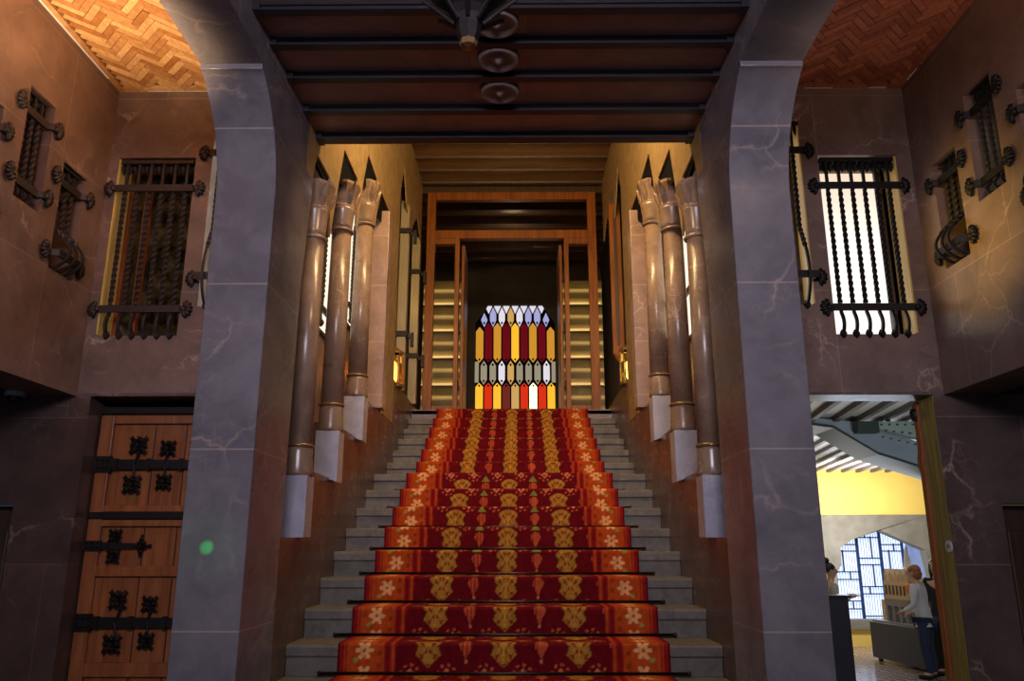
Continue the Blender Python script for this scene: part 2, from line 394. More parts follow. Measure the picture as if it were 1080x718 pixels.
# herringbone brick vaults
def herring(X0, X1, Y0, Y1, c0, c1, var):
    bm = BM(); cl = bm.loops.layers.float_color.new('Col')
    Wd, n = .046, 4; L = Wd*n; gp = .004
    rot = Matrix.Rotation(PI/4, 4, 'Z'); cx, cy = (X0+X1)/2, (Y0+Y1)/2
    def brick(x0, x1, y0, y1, mtx):
        if mtx is not None:
            c = mtx @ Vector(((x0+x1)/2, (y0+y1)/2, 0))
            if not (X0+.04 < c.x < X1-.04 and Y0 < c.y < Y1-.05): return
        dz = random.uniform(0, .008); k = random.random()
        col = [a+(b-a)*k for a, b in zip(c0, c1)]
        f0 = len(bm.faces); vs = []
        z0 = -.014-dz
        for x, y in ((x0+gp/2, y0+gp/2), (x1-gp/2, y0+gp/2), (x1-gp/2, y1-gp/2), (x0+gp/2, y1-gp/2)):
            p = Vector((x, y, 0))
            if mtx is not None: p = mtx @ p
            vs.append((bm.verts.new((p.x, p.y, z0)), bm.verts.new((p.x, p.y, .03))))
        fs = [bm.faces.new([v[0] for v in vs])] + [bm.faces.new((vs[i][0], vs[(i+1)%4][0], vs[(i+1)%4][1], vs[i][1])) for i in range(4)]
        for f in fs:
            for lp in f.loops: lp[cl] = (*col, 1)
    m = Matrix.Translation((cx, cy, 0)) @ rot
    R = int((Y1-Y0)/Wd)
    for y in range(-R, R):
        for j in range(-R//n-2, R//n+2):
            x = y + 2*n*j
            brick(x*Wd, (x+n)*Wd, y*Wd, (y+1)*Wd, m)
            xv = y + 2*n-1 + 2*n*j
            brick(xv*Wd, (xv+1)*Wd, y*Wd, (y+n)*Wd, m)
    y = Y0
    while y < Y1-.001:      # border courses
        for xa in (X0, X1-.05):
            brick(xa, xa+.05, y, min(y+.19, Y1), None)
        y += .19
    x = X0
    while x < X1-.001:
        brick(x, min(x+.19, X1), Y1-.05, Y1, None); x += .19
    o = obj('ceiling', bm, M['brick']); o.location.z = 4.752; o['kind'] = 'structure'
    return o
herring(-2.75, -1.54, 1.6, 5.0, (.42,.17,.05), (.82,.47,.20), 1)  # bricks paler than on the right, the uplight put into their colour
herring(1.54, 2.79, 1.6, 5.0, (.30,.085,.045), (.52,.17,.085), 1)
# pale fillet under the brick
for s, X in ((-1, 2.75), (1, 2.79)):
    bm = BM(); box(bm, *sorted((s*(X-.012), s*X)), 0, BW, 4.735, 4.745); struct('trim_%d' % (1 if s < 0 else 2), bm, M['white'])
    bm = BM(); box(bm, *sorted((s*1.545, s*X)), BW-.012, BW, 4.735, 4.745); struct('trim_%d' % (3 if s < 0 else 4), bm, M['white'])

# ------------------------------------------------------------------ stair hall
YC = [4.83, 5.60, 6.43]; ZB = [2.035, 2.41, 2.81]; ZR = [2.195, 2.58, 2.97]; ZU = [3.54, 3.91, 4.31]; ZF = [3.75, 4.10, 4.50]; ZT = [3.92, 4.29, 4.70]
YP, ZPT, ZPB = 7.22, 4.76, 2.83
XC = 1.25
PB = [1.655, 2.065, 2.455]
for s in (-1, 1):
    sd = 'left' if s < 0 else 'right'
    X = s*1.22
    def xs(a, b): return sorted((s*a, s*b))
    # lower stepped wall beside the steps
    poly = [(3.9, FZ), (9.95, FZ), (9.95, 3.3), (8.1, 3.3), (8.1, 2.85), (6.36, ZPB), (6.36, PB[2]), (5.53, PB[2]), (5.53, PB[1]), (4.76, PB[1]), (4.76, PB[0]), (4.47, PB[0]), (4.47, FZ)]
    poly = [(4.47, FZ), (9.95, FZ), (9.95, 3.3), (8.12, 3.3), (8.12, ZPB), (6.38, ZPB), (6.38, PB[2]), (5.54, PB[2]), (5.54, PB[1]), (4.765, PB[1]), (4.765, PB[0]), (4.47, PB[0])]
    bm = BM(); prism(bm, poly, s*1.22, s*1.46, 'x'); struct('wall_stair_'+sd, bm, M['stairwall'])
    # wall behind the columns with daylit openings
    bm = BM(); wall_holes(bm, 'x', s*1.50, s*1.56, 4.47, 9.95, 1.5, 6.4, [(8.2, 9.85, 3.32, 5.5)]); struct('wall_gallery_'+sd, bm, M['wallb'])
    # golden upper wall, cut into points between the capitals
    p = [(4.47, 6.4), (9.95, 6.4), (9.95, 5.55), (9.55, 5.75), (9.2, 5.50), (8.95, 5.25), (8.6, 5.50), (8.32, 5.85), (8.12, 5.45), (8.12, 2.84), (7.50, 2.84), (7.50, 4.55),
         (7.59, 4.89), (6.97, 4.88), (6.76, 4.53), (6.74, 4.45), (6.73, 4.89), (6.29, 4.92), (6.15, 4.61), (5.99, 4.08), (5.91, 4.50), (5.42, 4.50), (5.31, 4.20), (5.14, 3.68), (5.05, 4.08), (4.70, 4.08), (4.61, 3.86), (4.47, 3.86)]
    bm = BM(); prism(bm, p, s*1.22, s*1.235, 'x'); struct('wall_golden_'+sd, bm, M['golden'])
    # black sheet standing in for the shade inside the notches
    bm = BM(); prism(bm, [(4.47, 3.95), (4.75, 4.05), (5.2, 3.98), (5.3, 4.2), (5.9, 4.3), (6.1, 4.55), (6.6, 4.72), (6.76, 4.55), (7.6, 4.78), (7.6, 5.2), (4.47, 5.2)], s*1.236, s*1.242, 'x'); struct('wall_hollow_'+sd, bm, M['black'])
    # bright windows behind the columns
    for k, h in enumerate([(5.8, 6.62, 3.28, 4.45), (6.85, 7.42, 3.6, 4.75)][:2 if s < 0 else 1]):
        t = empty('window_%d' % (k+1 + (10 if s > 0 else 0)), (0, 0, 0)); t['kind'] = 'structure'
        bm = BM(); box(bm, *xs(1.494, 1.499), h[0], h[1], h[2], h[3]); obj('pane', bm, M['daystrip'], t)
        bm = BM()
        for q4 in ((h[0]-.03, h[0], h[2], h[3]), (h[1], h[1]+.03, h[2], h[3]), (h[0]-.03, h[1]+.03, h[2]-.03, h[2]), (h[0]-.03, h[1]+.03, h[3], h[3]+.03)): box(bm, *xs(1.485, 1.499), *q4)
        obj('frame', bm, M['darkwood'], t)
    # plain pink marble pilaster beyond the third column
    t = empty('marble_pilaster', (s*XC, YP, ZPB), 0, 'square pink marble pilaster beyond the columns on the %s of the stairs' % sd, 'pilaster')
    bm = BM(); box(bm, -.09, .09, -.09, .09, 0, ZPT-ZPB); obj('shaft', bm, M['pilaster'], t, bevel=.004)
    # landing side window: back of golden bands
    for z in (3.5, 3.78, 4.06, 4.34, 4.62):
        pass
bm = BM(); box(bm, -1.22, 1.22, 4.70, 4.76, 4.2, 6.4); struct('wall_lintel', bm, M['slab'])
# boarded upper ceiling
bm = BM(); box(bm, -1.5, 1.5, 4.7, 13.3, 6.4, 6.5); struct('ceiling', bm, M['boards'])
k = 0
ys = [5.2+.36*i for i in range(14)]
for i, y in enumerate(ys):
    bm = BM(); prism(bm, [(-.016, 0), (-.012, -.03), (.012, -.03), (.016, 0)], -1.22, 1.22, 'x')
    if y < 8.0: bm.free(); continue
    o = obj('ceiling_joist', bm, M['darkwood']); o.location = (0, y, 6.4)
    tag(o, 'dark wooden joist across the boarded ceiling above the stairs, %s' % {0: 'nearest the vestibule', 1: 'second from the vestibule', 2: 'third from the vestibule', 3: 'third from the glazed screen', 4: 'second from the glazed screen', 5: 'last before the glazed screen'}.get(k, 'far end'), 'joist', 'joists of the boarded stair ceiling'); k += 1

# columns
def column(s, i):
    sd = 'left' if s < 0 else 'right'
    nth = ('nearest to the viewer', 'middle one of the three', 'farthest of the three')[i]
    t = empty('marble_column', (s*XC, YC[i], PB[i]), 0, 'round brown marble column on the %s of the stairs, %s' % (sd, nth), 'column', 'columns beside the stairs')
    o = PB[i]
    bm = BM(); hb = ZB[i]-o-.02
    prism(bm, [(-.083, 0), (.083, 0), (.083, hb), (-.083, hb)] if i == 0 else [(-.083, .03 if s < 0 else -.03), (.083, -.03 if s < 0 else .03), (.083, hb), (-.083, hb)], -.085, .085, 'y')
    obj('pedestal', bm, M['pedestal'], t, bevel=.004)
    bm = BM(); b = ZB[i]-o; r = ZR[i]-o
    rings = []
    lathe(bm, [(.088, b-.02), (.092, b), (.088, b+.04), (.084, r-.03), (.082, r-.012)], n=28); obj('base', bm, M['column'], t, smooth=True)
    bm = BM(); lathe(bm, [(.080, r-.012), (.090, r-.006), (.092, r), (.090, r+.008), (.080, r+.014)], n=28); obj('lower_ring', bm, M['ringm'], t, smooth=True)
    bm = BM(); u = ZU[i]-o
    lathe(bm, [(.079, r+.01), (.076, (r+u)/2), (.073, u-.012)], n=28); obj('shaft', bm, M['column'], t, smooth=True)
    bm = BM(); lathe(bm, [(.076, u-.014), (.088, u-.01), (.092, u), (.088, u+.008), (.078, u+.014)], n=28); obj('upper_ring', bm, M['column'], t, smooth=True)
    f = ZF[i]-o; tp = ZT[i]-o
    bm = BM(); lathe(bm, [(.076, u+.01), (.078, u+.05), (.086, f-.05), (.092, f-.03), (.094, f-.018), (.088, f-.012), (.095, f-.002), (.092, f+.008)], n=28); obj('necking', bm, M['column'], t, smooth=True)
    # flared capital: octagon at the neck opening to a square, with scooped corners
    bm = BM()
    def sq(h, z, c):
        pts = []
        for a in range(8):
            an = PI/8+a*PI/4; x, y = math.cos(an), math.sin(an)
            m = max(abs(x), abs(y)); S = (x/m*h, y/m*h); O = (x*h*1.05, y*h*1.05)
            pts.append((S[0]*c+O[0]*(1-c), S[1]*c+O[1]*(1-c), z))
        return pts
    loft(bm, [sq(.086, f, 0), sq(.085, f+.03, .2), sq(.095, f+(tp-f)*.55, .7), sq(.112, tp-.03, 1), sq(.116, tp-.02, 1), sq(.116, tp, 1)])
    cap_ = obj('capital', bm, M['column'], t)
    # carved leaf tongues at the corners of the capital
    for cx, cy in ((-1,-1), (1,-1), (-1,1), (1,1)):
        bm = BM()
        loft(bm, [[(cx*.045, cy*.045, f+.005), (cx*.07, cy*.045, f+.01), (cx*.07, cy*.07, f+.004), (cx*.045, cy*.07, f+.01)],
                  [(cx*.05, cy*.05, f+.06), (cx*.095, cy*.06, f+.08), (cx*.093, cy*.093, f+.05), (cx*.06, cy*.095, f+.08)],
                  [(cx*.085, cy*.085, tp-.03), (cx*.113, cy*.10, tp-.02), (cx*.114, cy*.114, tp-.025), (cx*.10, cy*.113, tp-.02)]])
        obj('corner_leaf', bm, M['column'], cap_)
M['ringm'] = plain('bronze_ring', (.22,.13,.055), .25, .4)
for s in (-1, 1):
    for i in range(3): column(s, i)

# thin posts with iron clamps beside the upper landing (left) and the orange casement (right)
def post(x, y, z0, z1, cl, label):
    t = empty('stone_post', (x, y, z0), 0, label, 'post', 'slim posts on the left of the landing')
    bm = BM(); box(bm, -.05, .05, -.05, .05, 0, z1-z0); prism(bm, [(-.05, z1-z0), (.05, z1-z0), (.03, z1-z0+.06), (-.05, z1-z0+.1)], -.05, .05, 'y'); obj('shaft', bm, M['postst'], t)
    for c in cl:
        bm = BM(); box(bm, -.07, .07, -.07, .07, c-z0-.03, c-z0+.03); box(bm, .05, .13, -.02, .02, c-z0-.04, c-z0+.0); box(bm, .1, .135, -.03, .03, c-z0-.14, c-z0+.02); obj('clamp', bm, M['iron'], t)
M['postst'] = plain('greenish_stone', (.30,.25,.15), .5, noise=.2, nscale=10)
post(-1.25, 8.75, 3.3, 5.5, (3.95, 5.2), 'slim pale stone post left of the landing, nearer one, with two iron clamps')
post(-1.23, 9.62, 3.3, 5.4, (3.9, 5.0), 'slim pale stone post left of the landing, next to the wooden screen')
t = empty('wooden_casement', (1.225, 8.8, 3.72), 0, 'narrow orange wooden casement standing open on the right of the landing', 'casement')
bm = BM(); box(bm, -.065, .065, -.03, .03, 0, 1.85); obj('stile', bm, M['framewood'], t, bevel=.005)
bm = BM(); box(bm, -.02, .02, -.036, -.03, .1, 1.75); obj('groove', bm, M['darkwood'], t)
bm = BM(); lathe(bm, [(.02, -.08), (.05, -.03), (.06, 0)], n=12); obj('foot', bm, M['framewood'], t)
bm = BM(); prism(bm, [(-.065, 1.85), (.065, 1.85), (.05, 2.25)], -.02, .02, 'y'); obj('finial', bm, M['darkwood'], t)

def wall_lamp(x, y, z, label, red):
    t = empty('wall_lantern', (x, y, z), 0, label, 'lantern')
    bm = BM(); lathe(bm, [(.10, 0), (.115, .02), (.11, .30), (.09, .34)], n=8); obj('glass', bm, M['lampglass'], t)
    bm = BM()
    lathe(bm, [(.125, -.03), (.125, 0), (.10, 0)], n=8); lathe(bm, [(.12, .34), (.12, .36), (.03, .42)], n=8)
    for a in range(8):
        c, s_ = math.cos(a*PI/4), math.sin(a*PI/4); tube(bm, [(c*.113, s_*.113, 0), (c*.113, s_*.113, .34)], .006, 5)
    obj('cage', bm, M['ringm'], t)
    bm = BM(); lathe(bm, [(.02, 0), (.045, .06), (.045, .2), (.015, .26)], n=10); obj('bulb', bm, M['redbulb' if red else 'amberbulb'], t, smooth=True)
g = N('lamp_glass'); g.b.inputs['Transmission Weight'].default_value = 1; g.b.inputs['Roughness'].default_value = .08; g.b.inputs['IOR'].default_value = 1.1; g.b.inputs['Base Color'].default_value = (1,.8,.35,1); M['lampglass'] = g.m
M['redbulb'] = plain('red_orange_bulb', (.4,.1,.02), .3, emit=(1,.25,.05), es=9)
M['amberbulb'] = plain('amber_bulb', (.4,.3,.05), .3, emit=(1,.70,.12), es=9)
wall_lamp(-1.28, 8.42, 3.3, 'small glowing orange lantern at the top left of the stairs', True)
wall_lamp(1.28, 8.30, 3.3, 'small glowing amber lantern at the top right of the stairs', False)

# golden reflections painted as glowing bands in the openings beside the landing
def glow_bands(x, y0, y1, label, s):
    t = empty('lit_shelf_case', (x, (y0+y1)/2, 3.32), 0, label, 'shelf case')
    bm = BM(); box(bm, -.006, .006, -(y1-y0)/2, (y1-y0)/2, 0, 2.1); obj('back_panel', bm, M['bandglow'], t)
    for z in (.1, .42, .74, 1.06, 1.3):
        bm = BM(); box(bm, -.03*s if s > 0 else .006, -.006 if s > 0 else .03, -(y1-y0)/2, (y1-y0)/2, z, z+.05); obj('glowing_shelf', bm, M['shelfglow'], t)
glow_bands(-1.53, 8.22, 9.83, 'gold lit shelves behind the posts on the left of the landing', -1)
glow_bands(1.53, 8.22, 9.83, 'gold lit shelves behind the casement on the right of the landing', 1)

# ------------------------------------------------------------------ staircase
RIS = .1667
NOSE = []
for k in range(-6, 8): NOSE.append((4.725+.3545*k, 1.074+RIS*k))
for k in range(8, 14): NOSE.append((7.886+.348*(k-8), 2.412+.1635*(k-8)))
NOSE = NOSE[:-1] + [(9.62, UZ)]
st = empty('staircase', (0, NOSE[0][0], FZ), 0, 'wide grey stone staircase rising between the marble piers under a red carpet', 'staircase')
for j, (y, z) in enumerate(NOSE):
    zl = NOSE[j-1][1] if j else FZ
    yn = NOSE[j+1][0] if j+1 < len(NOSE) else 9.8
    e = .03
    nose = [(y+.004, z-.004), (y-.0, z-.015), (y, z-.058), (y+.006, z-.066), (y+.016, z-.068), (y+.018, zl-.0)]
    poly = [(yn+.05, zl), (yn+.05, z), (y+.015, z)] + nose
    poly = [(a-st.location.y, b-FZ) for a, b in poly]
    bm = BM(); prism(bm, poly, -1.218, 1.218, 'x'); obj('step', bm, M['step'], st)
bm = BM()
prism(bm, [(0.02, 0)]+[(NOSE[-1][0]-st.location.y, 0), (NOSE[-1][0]-st.location.y, NOSE[-1][1]-FZ-.2)]+[(0.02+.0, .0)][:0], -1.2, 1.2, 'x'); obj('core', bm, M['step'], st)

# carpet with woven pattern (colour attribute computed here)
CW = .925
MC = {0: .035, 1: .048, 2: .070, 3: .085, 4: .10, 5: .115, 6: .132, 7: .15, 8: .078, 9: .082, 10: .085, 11: .088, 12: .092, 13: .10}
RP = .2525
C_RED = np.array((.125,.0025,.006)); C_MID = np.array((.25,.009,.008)); C_OR = np.array((.42,.058,.008)); C_GOLD = np.array((.38,.18,.022)); C_BR = np.array((.14,.012,.005))
C_RUST = np.array((.46,.075,.025)); C_PINK = np.array((.60,.17,.07)); C_FLO = np.array((.72,.36,.13)); C_GRN = np.array((.18,.17,.03))
def carpet_color(x, v, c):
    """x across, v distance below the nosing, c medallion centre"""
    col = np.tile(C_RED, (len(x), 1))
    def put(mask, cc): col[mask] = cc
    ax = np.abs(x)
    d = (v-c+RP/2) % RP - RP/2              # medallion phase
    # small diamond scrolls (half repeat)
    h = (v-c) % RP - RP/2
    for X in (-.52, -.315, -.105, .105, .315, .52):
        u = x-X; r = np.hypot(u, h); an = np.arctan2(h, u)
        put((np.abs(r-.048) < .008) & (np.sin(an*8) > .1), C_RUST)
        put((np.abs(u)+np.abs(h) < .032), C_PINK); put((np.abs(u) < .004) | (np.abs(h) < .004), None) if False else None
        put((np.abs(u)+np.abs(h) < .032) & ((np.abs(np.abs(u)-np.abs(h)) < .004)), C_BR)
    for X in (-.21, .21):
        u = x-X; put((np.abs(u) < .035*np.clip((h-.005)/.05, 0, 1)) & (h < .055) & (h > 0), C_GRN*1.2)
    # balloons
    for X in (-.63, -.21, .21, .63):
        u = x-X; r = np.hypot(u/1.0, d+.025)
        m = (r < .036) | ((d > -.02) & (d < .055) & (np.abs(u) < .033*(1-(d+.02)/.075)))
        put(m, C_RUST); put(m & (np.sin(u*260) > .55), C_MID*1.1); put(np.hypot(u, d-.062) < .010, C_PINK)
    # gold medallions
    qs = np.array([-1.05, -.95, -.7, -.45, -.2, .05, .3, .55, .8, 1.0, 1.08]); ws = np.array([0, .55, .98, 1.0, .74, .85, .98, .66, .36, .12, 0])
    for X in (-.42, 0, .42):
        p = np.abs((x-X)/.074); q = d/.088
        w = np.interp(q, qs, ws)
        m = (p < w) & (np.abs(q) < 1.07)
        col[m] = C_GOLD
        det = np.sin(p*7.5+1.0)*np.sin(q*8.0+p*3) + .5*np.sin(p*15)*np.cos(q*13)
        put(m & (det > .42), C_BR*1.8); put(m & (det < -.75), C_GOLD*1.35)
        put(m & (p > w-.10) , C_GOLD*.75)
        put(m & (p < .10) & (np.abs(q+.1) < .5), C_GOLD*1.3)
    # borders
    put(ax > .60, C_MID); put((np.abs(ax-.615) < .006), C_OR); put((np.abs(ax-.645) < .004), C_RED)
    put(ax > .665, C_OR)
    f = (v-c+.06) % (RP/2) - RP/4
    put((ax > .665) & (np.abs(ax-.69) < .012) & (np.sin(f*100) > .2), C_OR*.6)
    u = ax-.775; r = np.hypot(u, f); an = np.arctan2(f, u)
    put((np.hypot(u-.05*np.sin(f*30), f-.05) < .014), C_GRN*1.5)
    put((r < .052*(.42+.58*np.abs(np.cos(an*3)))) , C_FLO); put(r < .010, C_OR)
    put(ax > .87, C_MID); put(np.abs(ax-.885) < .005, C_OR); put(ax > .915, C_RED*.8)
    return col
def build_carpet():
    prof = []          # (y, z, v, c, hidden)
    off = .010; R = .018
    for j, (y, z) in enumerate(NOSE):
        k = j-6
        if k < -3: continue
        zl = NOSE[j-1][1]; yn = NOSE[j+1][0] if j+1 < len(NOSE) else 9.9
        c = MC.get(k, .035+.0165*(k))
        nr = 28 if k >= -1 else 8
        H = z-zl
        for i in range(nr):                         # riser, bottom to top
            v = H-(H-R)*i/(nr-1) ; prof.append((y-off, z+off-v + (.0 if i else 0), v, c))
        for i in range(1, 5):
            a = i/4*PI/2; prof.append((y-off+R*(1-math.cos(a)), z+off-R*(1-math.sin(a)), R*(1-i/4*1.2), c))
        depth = min(yn-off-(y-off+R), 1.0); nt = 22 if -1 <= k <= 3 else 6
        for i in range(1, nt+1):
            t = i/nt*(depth-.002); prof.append((y-off+R+t, z+off, -t, c))
    nx = 232; xs_ = np.linspace(-CW, CW, nx)
    P = np.array(prof); nr = len(P)
    V = np.zeros((nr, nx, 3)); V[:,:,0] = xs_[None]; V[:,:,1] = P[:,0:1]; V[:,:,2] = P[:,1:2]
    X = np.repeat(xs_[None], nr, 0).ravel(); VV = np.repeat(P[:,2:3], nx, 1).ravel(); CC = np.repeat(P[:,3:4], nx, 1).ravel()
    col = carpet_color(X, VV, CC)
    me = bpy.data.meshes.new('stair_carpet')
    idx = np.arange(nr*nx).reshape(nr, nx)
    q = np.stack([idx[:-1,:-1], idx[:-1,1:], idx[1:,1:], idx[1:,:-1]], -1).reshape(-1, 4)
    me.vertices.add(nr*nx); me.vertices.foreach_set('co', V.reshape(-1))
    me.loops.add(q.size); me.loops.foreach_set('vertex_index', q.reshape(-1).astype(np.int32))
    me.polygons.add(len(q)); me.polygons.foreach_set('loop_start', np.arange(0, q.size, 4, dtype=np.int32)); me.polygons.foreach_set('loop_total', np.full(len(q), 4, dtype=np.int32))
    me.update(calc_edges=True)
    ca = me.color_attributes.new('Col', 'FLOAT_COLOR', 'POINT')
    ca.data.foreach_set('color', np.concatenate([col, np.ones((len(col), 1))], 1).reshape(-1).astype(np.float32))
    me.materials.append(M['carpet'])
    o = link(bpy.data.objects.new('stair_carpet', me))
    tag(o, 'red stair carpet with gold medallions and orange flowered borders running up the steps', 'carpet')
build_carpet()
# stair rods
ords = ['lowest', 'second', 'third', 'fourth', 'fifth', 'sixth', 'seventh', 'eighth', 'ninth', 'tenth', 'eleventh', 'twelfth', 'thirteenth', 'fourteenth']
for k in range(0, 14):
    y, z = NOSE[k+6]; zl = NOSE[k+5][1]
    t = empty('stair_rod', (0, y-.018, zl+.020), 0, 'dark stair rod holding the carpet at the foot of the %s visible riser' % ords[k], 'stair rod', 'stair rods across the red carpet')
    bm = BM(); tube(bm, [(-1.02, 0, 0), (1.02, 0, 0)], .008, 8); obj('bar', bm, M['rod'], t, smooth=True)
    for x in (-1.02, 1.02):
        bm = BM(); lathe(bm, [(.002, -.014), (.012, -.008), (.014, 0), (.012, .008), (.002, .014)], (x, 0, 0), 10); obj('knob', bm, M['rod'], t, smooth=True)

# ------------------------------------------------------------------ glazed wooden screen at the head of the stairs
SY = 9.98
t = empty('wooden_screen', (0, SY, UZ), 0, 'orange wooden screen with glazed sides and transom at the top of the stairs', 'screen')
def sb(nm, x0, x1, z0, z1, y0=-.05, y1=.05, m='framewood', par=None):
    bm = BM(); box(bm, x0, x1, y0, y1, z0-UZ, z1-UZ); return obj(nm, bm, M[m], par or t, bevel=.006)
xl, xr = -1.145, 1.125
sb('stile', xl, xl+.115, UZ, 6.27); sb('stile', xr-.115, xr, UZ, 6.27)
sb('top_rail', xl+.115, xr-.115, 6.16, 6.27); sb('transom_rail', xl+.115, xr-.115, 5.60, 5.72)
sb('transom_pane', xl+.115, xr-.115, 5.72, 6.16, -.004, .004, 'clear')
for a, b in ((xl+.115, -.70), (.69, xr-.115)):
    w = .06
    sb('bottom_rail', a, b, UZ, UZ+.10); sb('head_rail', a, b, 5.52, 5.60)
    sb('pane', a, b, UZ+.10, 5.52, -.004, .004, 'clear')
    inner = (b-w, b) if b < 0 else (a, a+w)
    d = sb('inner_stile', inner[0], inner[1], UZ, 5.60, -.06, .06)
    for z in (3.55, 4.3, 5.0): sb('hinge', inner[1] if b < 0 else inner[0]-.02, inner[1]+.02 if b < 0 else inner[0], z, z+.12, -.03, .03, 'iron', None)
# door leaves folded back into the dark room, edge on
for s in (-1, 1):
    x = -.66 if s < 0 else .65
    l = sb('open_door_leaf', x-.02, x+.02, UZ+.02, 5.55, .07, .75, 'framewood')
# golden reflections in the side panes painted as glowing bands behind them
def side_bands(x0, x1, label):
    t2 = empty('shelf_case', ((x0+x1)/2, 10.45, UZ), 0, label, 'shelf case')
    w = (x1-x0)/2
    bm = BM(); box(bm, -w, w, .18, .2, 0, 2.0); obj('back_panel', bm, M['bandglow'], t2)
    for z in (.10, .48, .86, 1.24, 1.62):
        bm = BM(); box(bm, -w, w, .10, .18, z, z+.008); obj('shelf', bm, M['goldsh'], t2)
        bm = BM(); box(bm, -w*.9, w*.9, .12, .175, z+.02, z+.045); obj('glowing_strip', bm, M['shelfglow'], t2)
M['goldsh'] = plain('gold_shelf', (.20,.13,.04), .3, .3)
side_bands(-1.25, -.70, 'gold lit shelves behind the left pane of the wooden screen')
side_bands(.69, 1.25, 'gold lit shelves behind the right pane of the wooden screen')
# far dark room
SX0, SX1, SZ1 = -.655, .70, 5.62
bm = BM(); wall_holes(bm, 'y', 13.0, 13.2, -1.55, 1.55, UZ, 6.4, [(SX0, SX1, 3.45, SZ1)]); struct('wall_far', bm, M['darkroom'])
for s in (-1, 1): bm = BM(); box(bm, *sorted((s*1.5, s*1.6)), 9.95, 13.2, UZ, 6.4); struct('wall_hall_left' if s < 0 else 'wall_hall_right', bm, M['darkroom'])
bm = BM(); box(bm, -1.5, 1.5, 10.0, 10.16, 6.285, 6.4); struct('trim_5', bm, M['darkwood'])
for i in range(5):
    bm = BM(); box(bm, -1.48, 1.48, -.05, .05, -.12, 0); o = obj('ceiling_joist', bm, M['darkwood']); o.location = (0, 10.6+i*.5, 6.4)
    tag(o, 'dark joist seen through the transom glass beyond the wooden screen', 'joist', 'joists beyond the wooden screen')
# stained glass window
sw = empty('window_30', (0, 13.0, UZ), 0, 'yellow and red stained glass window glowing beyond the stairs', None, None, 'structure')
def spane(bm, x0, x1, z0, z1, pt_t, pt_b, mi):
    xm = (x0+x1)/2; g_ = .012
    p = [(x0+g_, z0+pt_b+g_), (xm, z0+g_), (x1-g_, z0+pt_b+g_), (x1-g_, z1-pt_t-g_), (xm, z1-g_), (x0+g_, z1-pt_t-g_)]
    bm.faces.new([bm.verts.new((a, -.0, b-UZ)) for a, b in p]).material_index = mi
def em(n, c, s): return plain(n, tuple(min(1, x*.1) for x in c), .4, emit=c, es=s, spec=.05)
SG = [em('glass_yellow', (.80,.36,.035), .75), em('glass_red', (.22,.002,.012), .55), em('glass_white', (.80,.74,.82), .95), em('glass_pale', (.55,.48,.33), .55), em('glass_lavender', (.42,.42,.72), .9),
      em('glass_bright_yellow', (1.0,.50,.03), 1.05), em('glass_bright_red', (.75,.03,.006), .9), em('glass_hot', (1.0,.80,.45), 2.4), em('glass_brown', (.25,.03,.02), .55), em('glass_amber', (.85,.50,.15), .7)]
bm = BM(); nc = 9; cw = (SX1-SX0)/nc
rows = [(3.02, 3.52), (3.52, 4.25), (4.25, 4.62), (4.62, 5.30), (5.27, 5.62)]
def cut(x, z):       # chamfered top corners
    lim = SZ1 - max(0, (SX0+.21)-x, x-(SX1-.21))*1.55
    return z <= lim
for c in range(nc):
    x0, x1 = SX0+c*cw, SX0+(c+1)*cw
    even = c % 2 == 0
    spane(bm, x0, x1, 3.50, 4.28, .07, .07, ([5,6,5,8,9,6,7,6,5][c]))
    spane(bm, x0, x1, 4.60, 5.32 if 0 < c < 8 else 5.25, .08, .08, (5 if c == 4 else 0) if even else 1)
for c in range(nc+1):
    x = SX0+c*cw
    x0, x1 = max(SX0, x-cw/2+.01), min(SX1, x+cw/2-.01)
    if x1-x0 < cw*.7:
        xx = (x0, x1); bm.faces.new([bm.verts.new(q) for q in ((x0, 0, 4.27-UZ), (x1, 0, 4.27-UZ), (x1, 0, 4.63-UZ), (x0, 0, 4.63-UZ))]).material_index = 3
        continue
    spane(bm, x0, x1, 4.22, 4.66, .09, .09, [3,3,3,2,9,3,3,3,2,3][c])
    if 0 < c < nc: spane(bm, x0, x1, 5.22, 5.60 if 1 < c < nc-1 else 5.50, .12, .12, [4,4,4,2,9,2,4,4,4,4][c])
    if 1 < c < nc-1 or c in (1,):
        pass
    spane(bm, x0, x1, 3.12, 3.53, .09, .09, 2)
for c in range(1, nc-1):                             # top fillers
    x0, x1 = SX0+c*cw, SX0+(c+1)*cw; xm = (x0+x1)/2
    bm.faces.new([bm.verts.new(q) for q in ((xm, 0, 5.47-UZ), (x1-.02, 0, 5.59-UZ), (x1-.02, 0, 5.61-UZ), (x0+.02, 0, 5.61-UZ), (x0+.02, 0, 5.59-UZ))]).material_index = 2
for c in range(nc):
    pass
go = obj('glass', bm, SG, sw); go.location.y = .045
bm = BM(); box(bm, SX0, SX1, .05, .07, 3.3-UZ, SZ1-UZ); obj('lead', bm, M['black'], sw)
bm = BM()                                            # chamfered stone corners
for s in (-1, 1):
    xo, xi = (SX0, SX0+.22) if s < 0 else (SX1, SX1-.22)
    prism(bm, [(xo, 5.28-UZ), (xi, SZ1-UZ), (xo, SZ1-UZ)], -.01, .05, 'y')
obj('corner_block', bm, M['darkroom'], sw)
bm = BM()
for c in range(nc):                                  # lead drops at the points
    for z in (3.50+.06, 4.28-.06, 4.60+.07): lathe(bm, [(.001, -.03), (.02, 0), (.001, .02)], (SX0+(c+.5)*cw, .035, z-UZ), 6)
for c in range(1, nc):
    for z in (4.30, 4.58, 5.31): lathe(bm, [(.001, -.035), (.022, 0), (.001, .02)], (SX0+c*cw, .035, z-UZ), 6)
obj('lead_drops', bm, M['black'], sw)

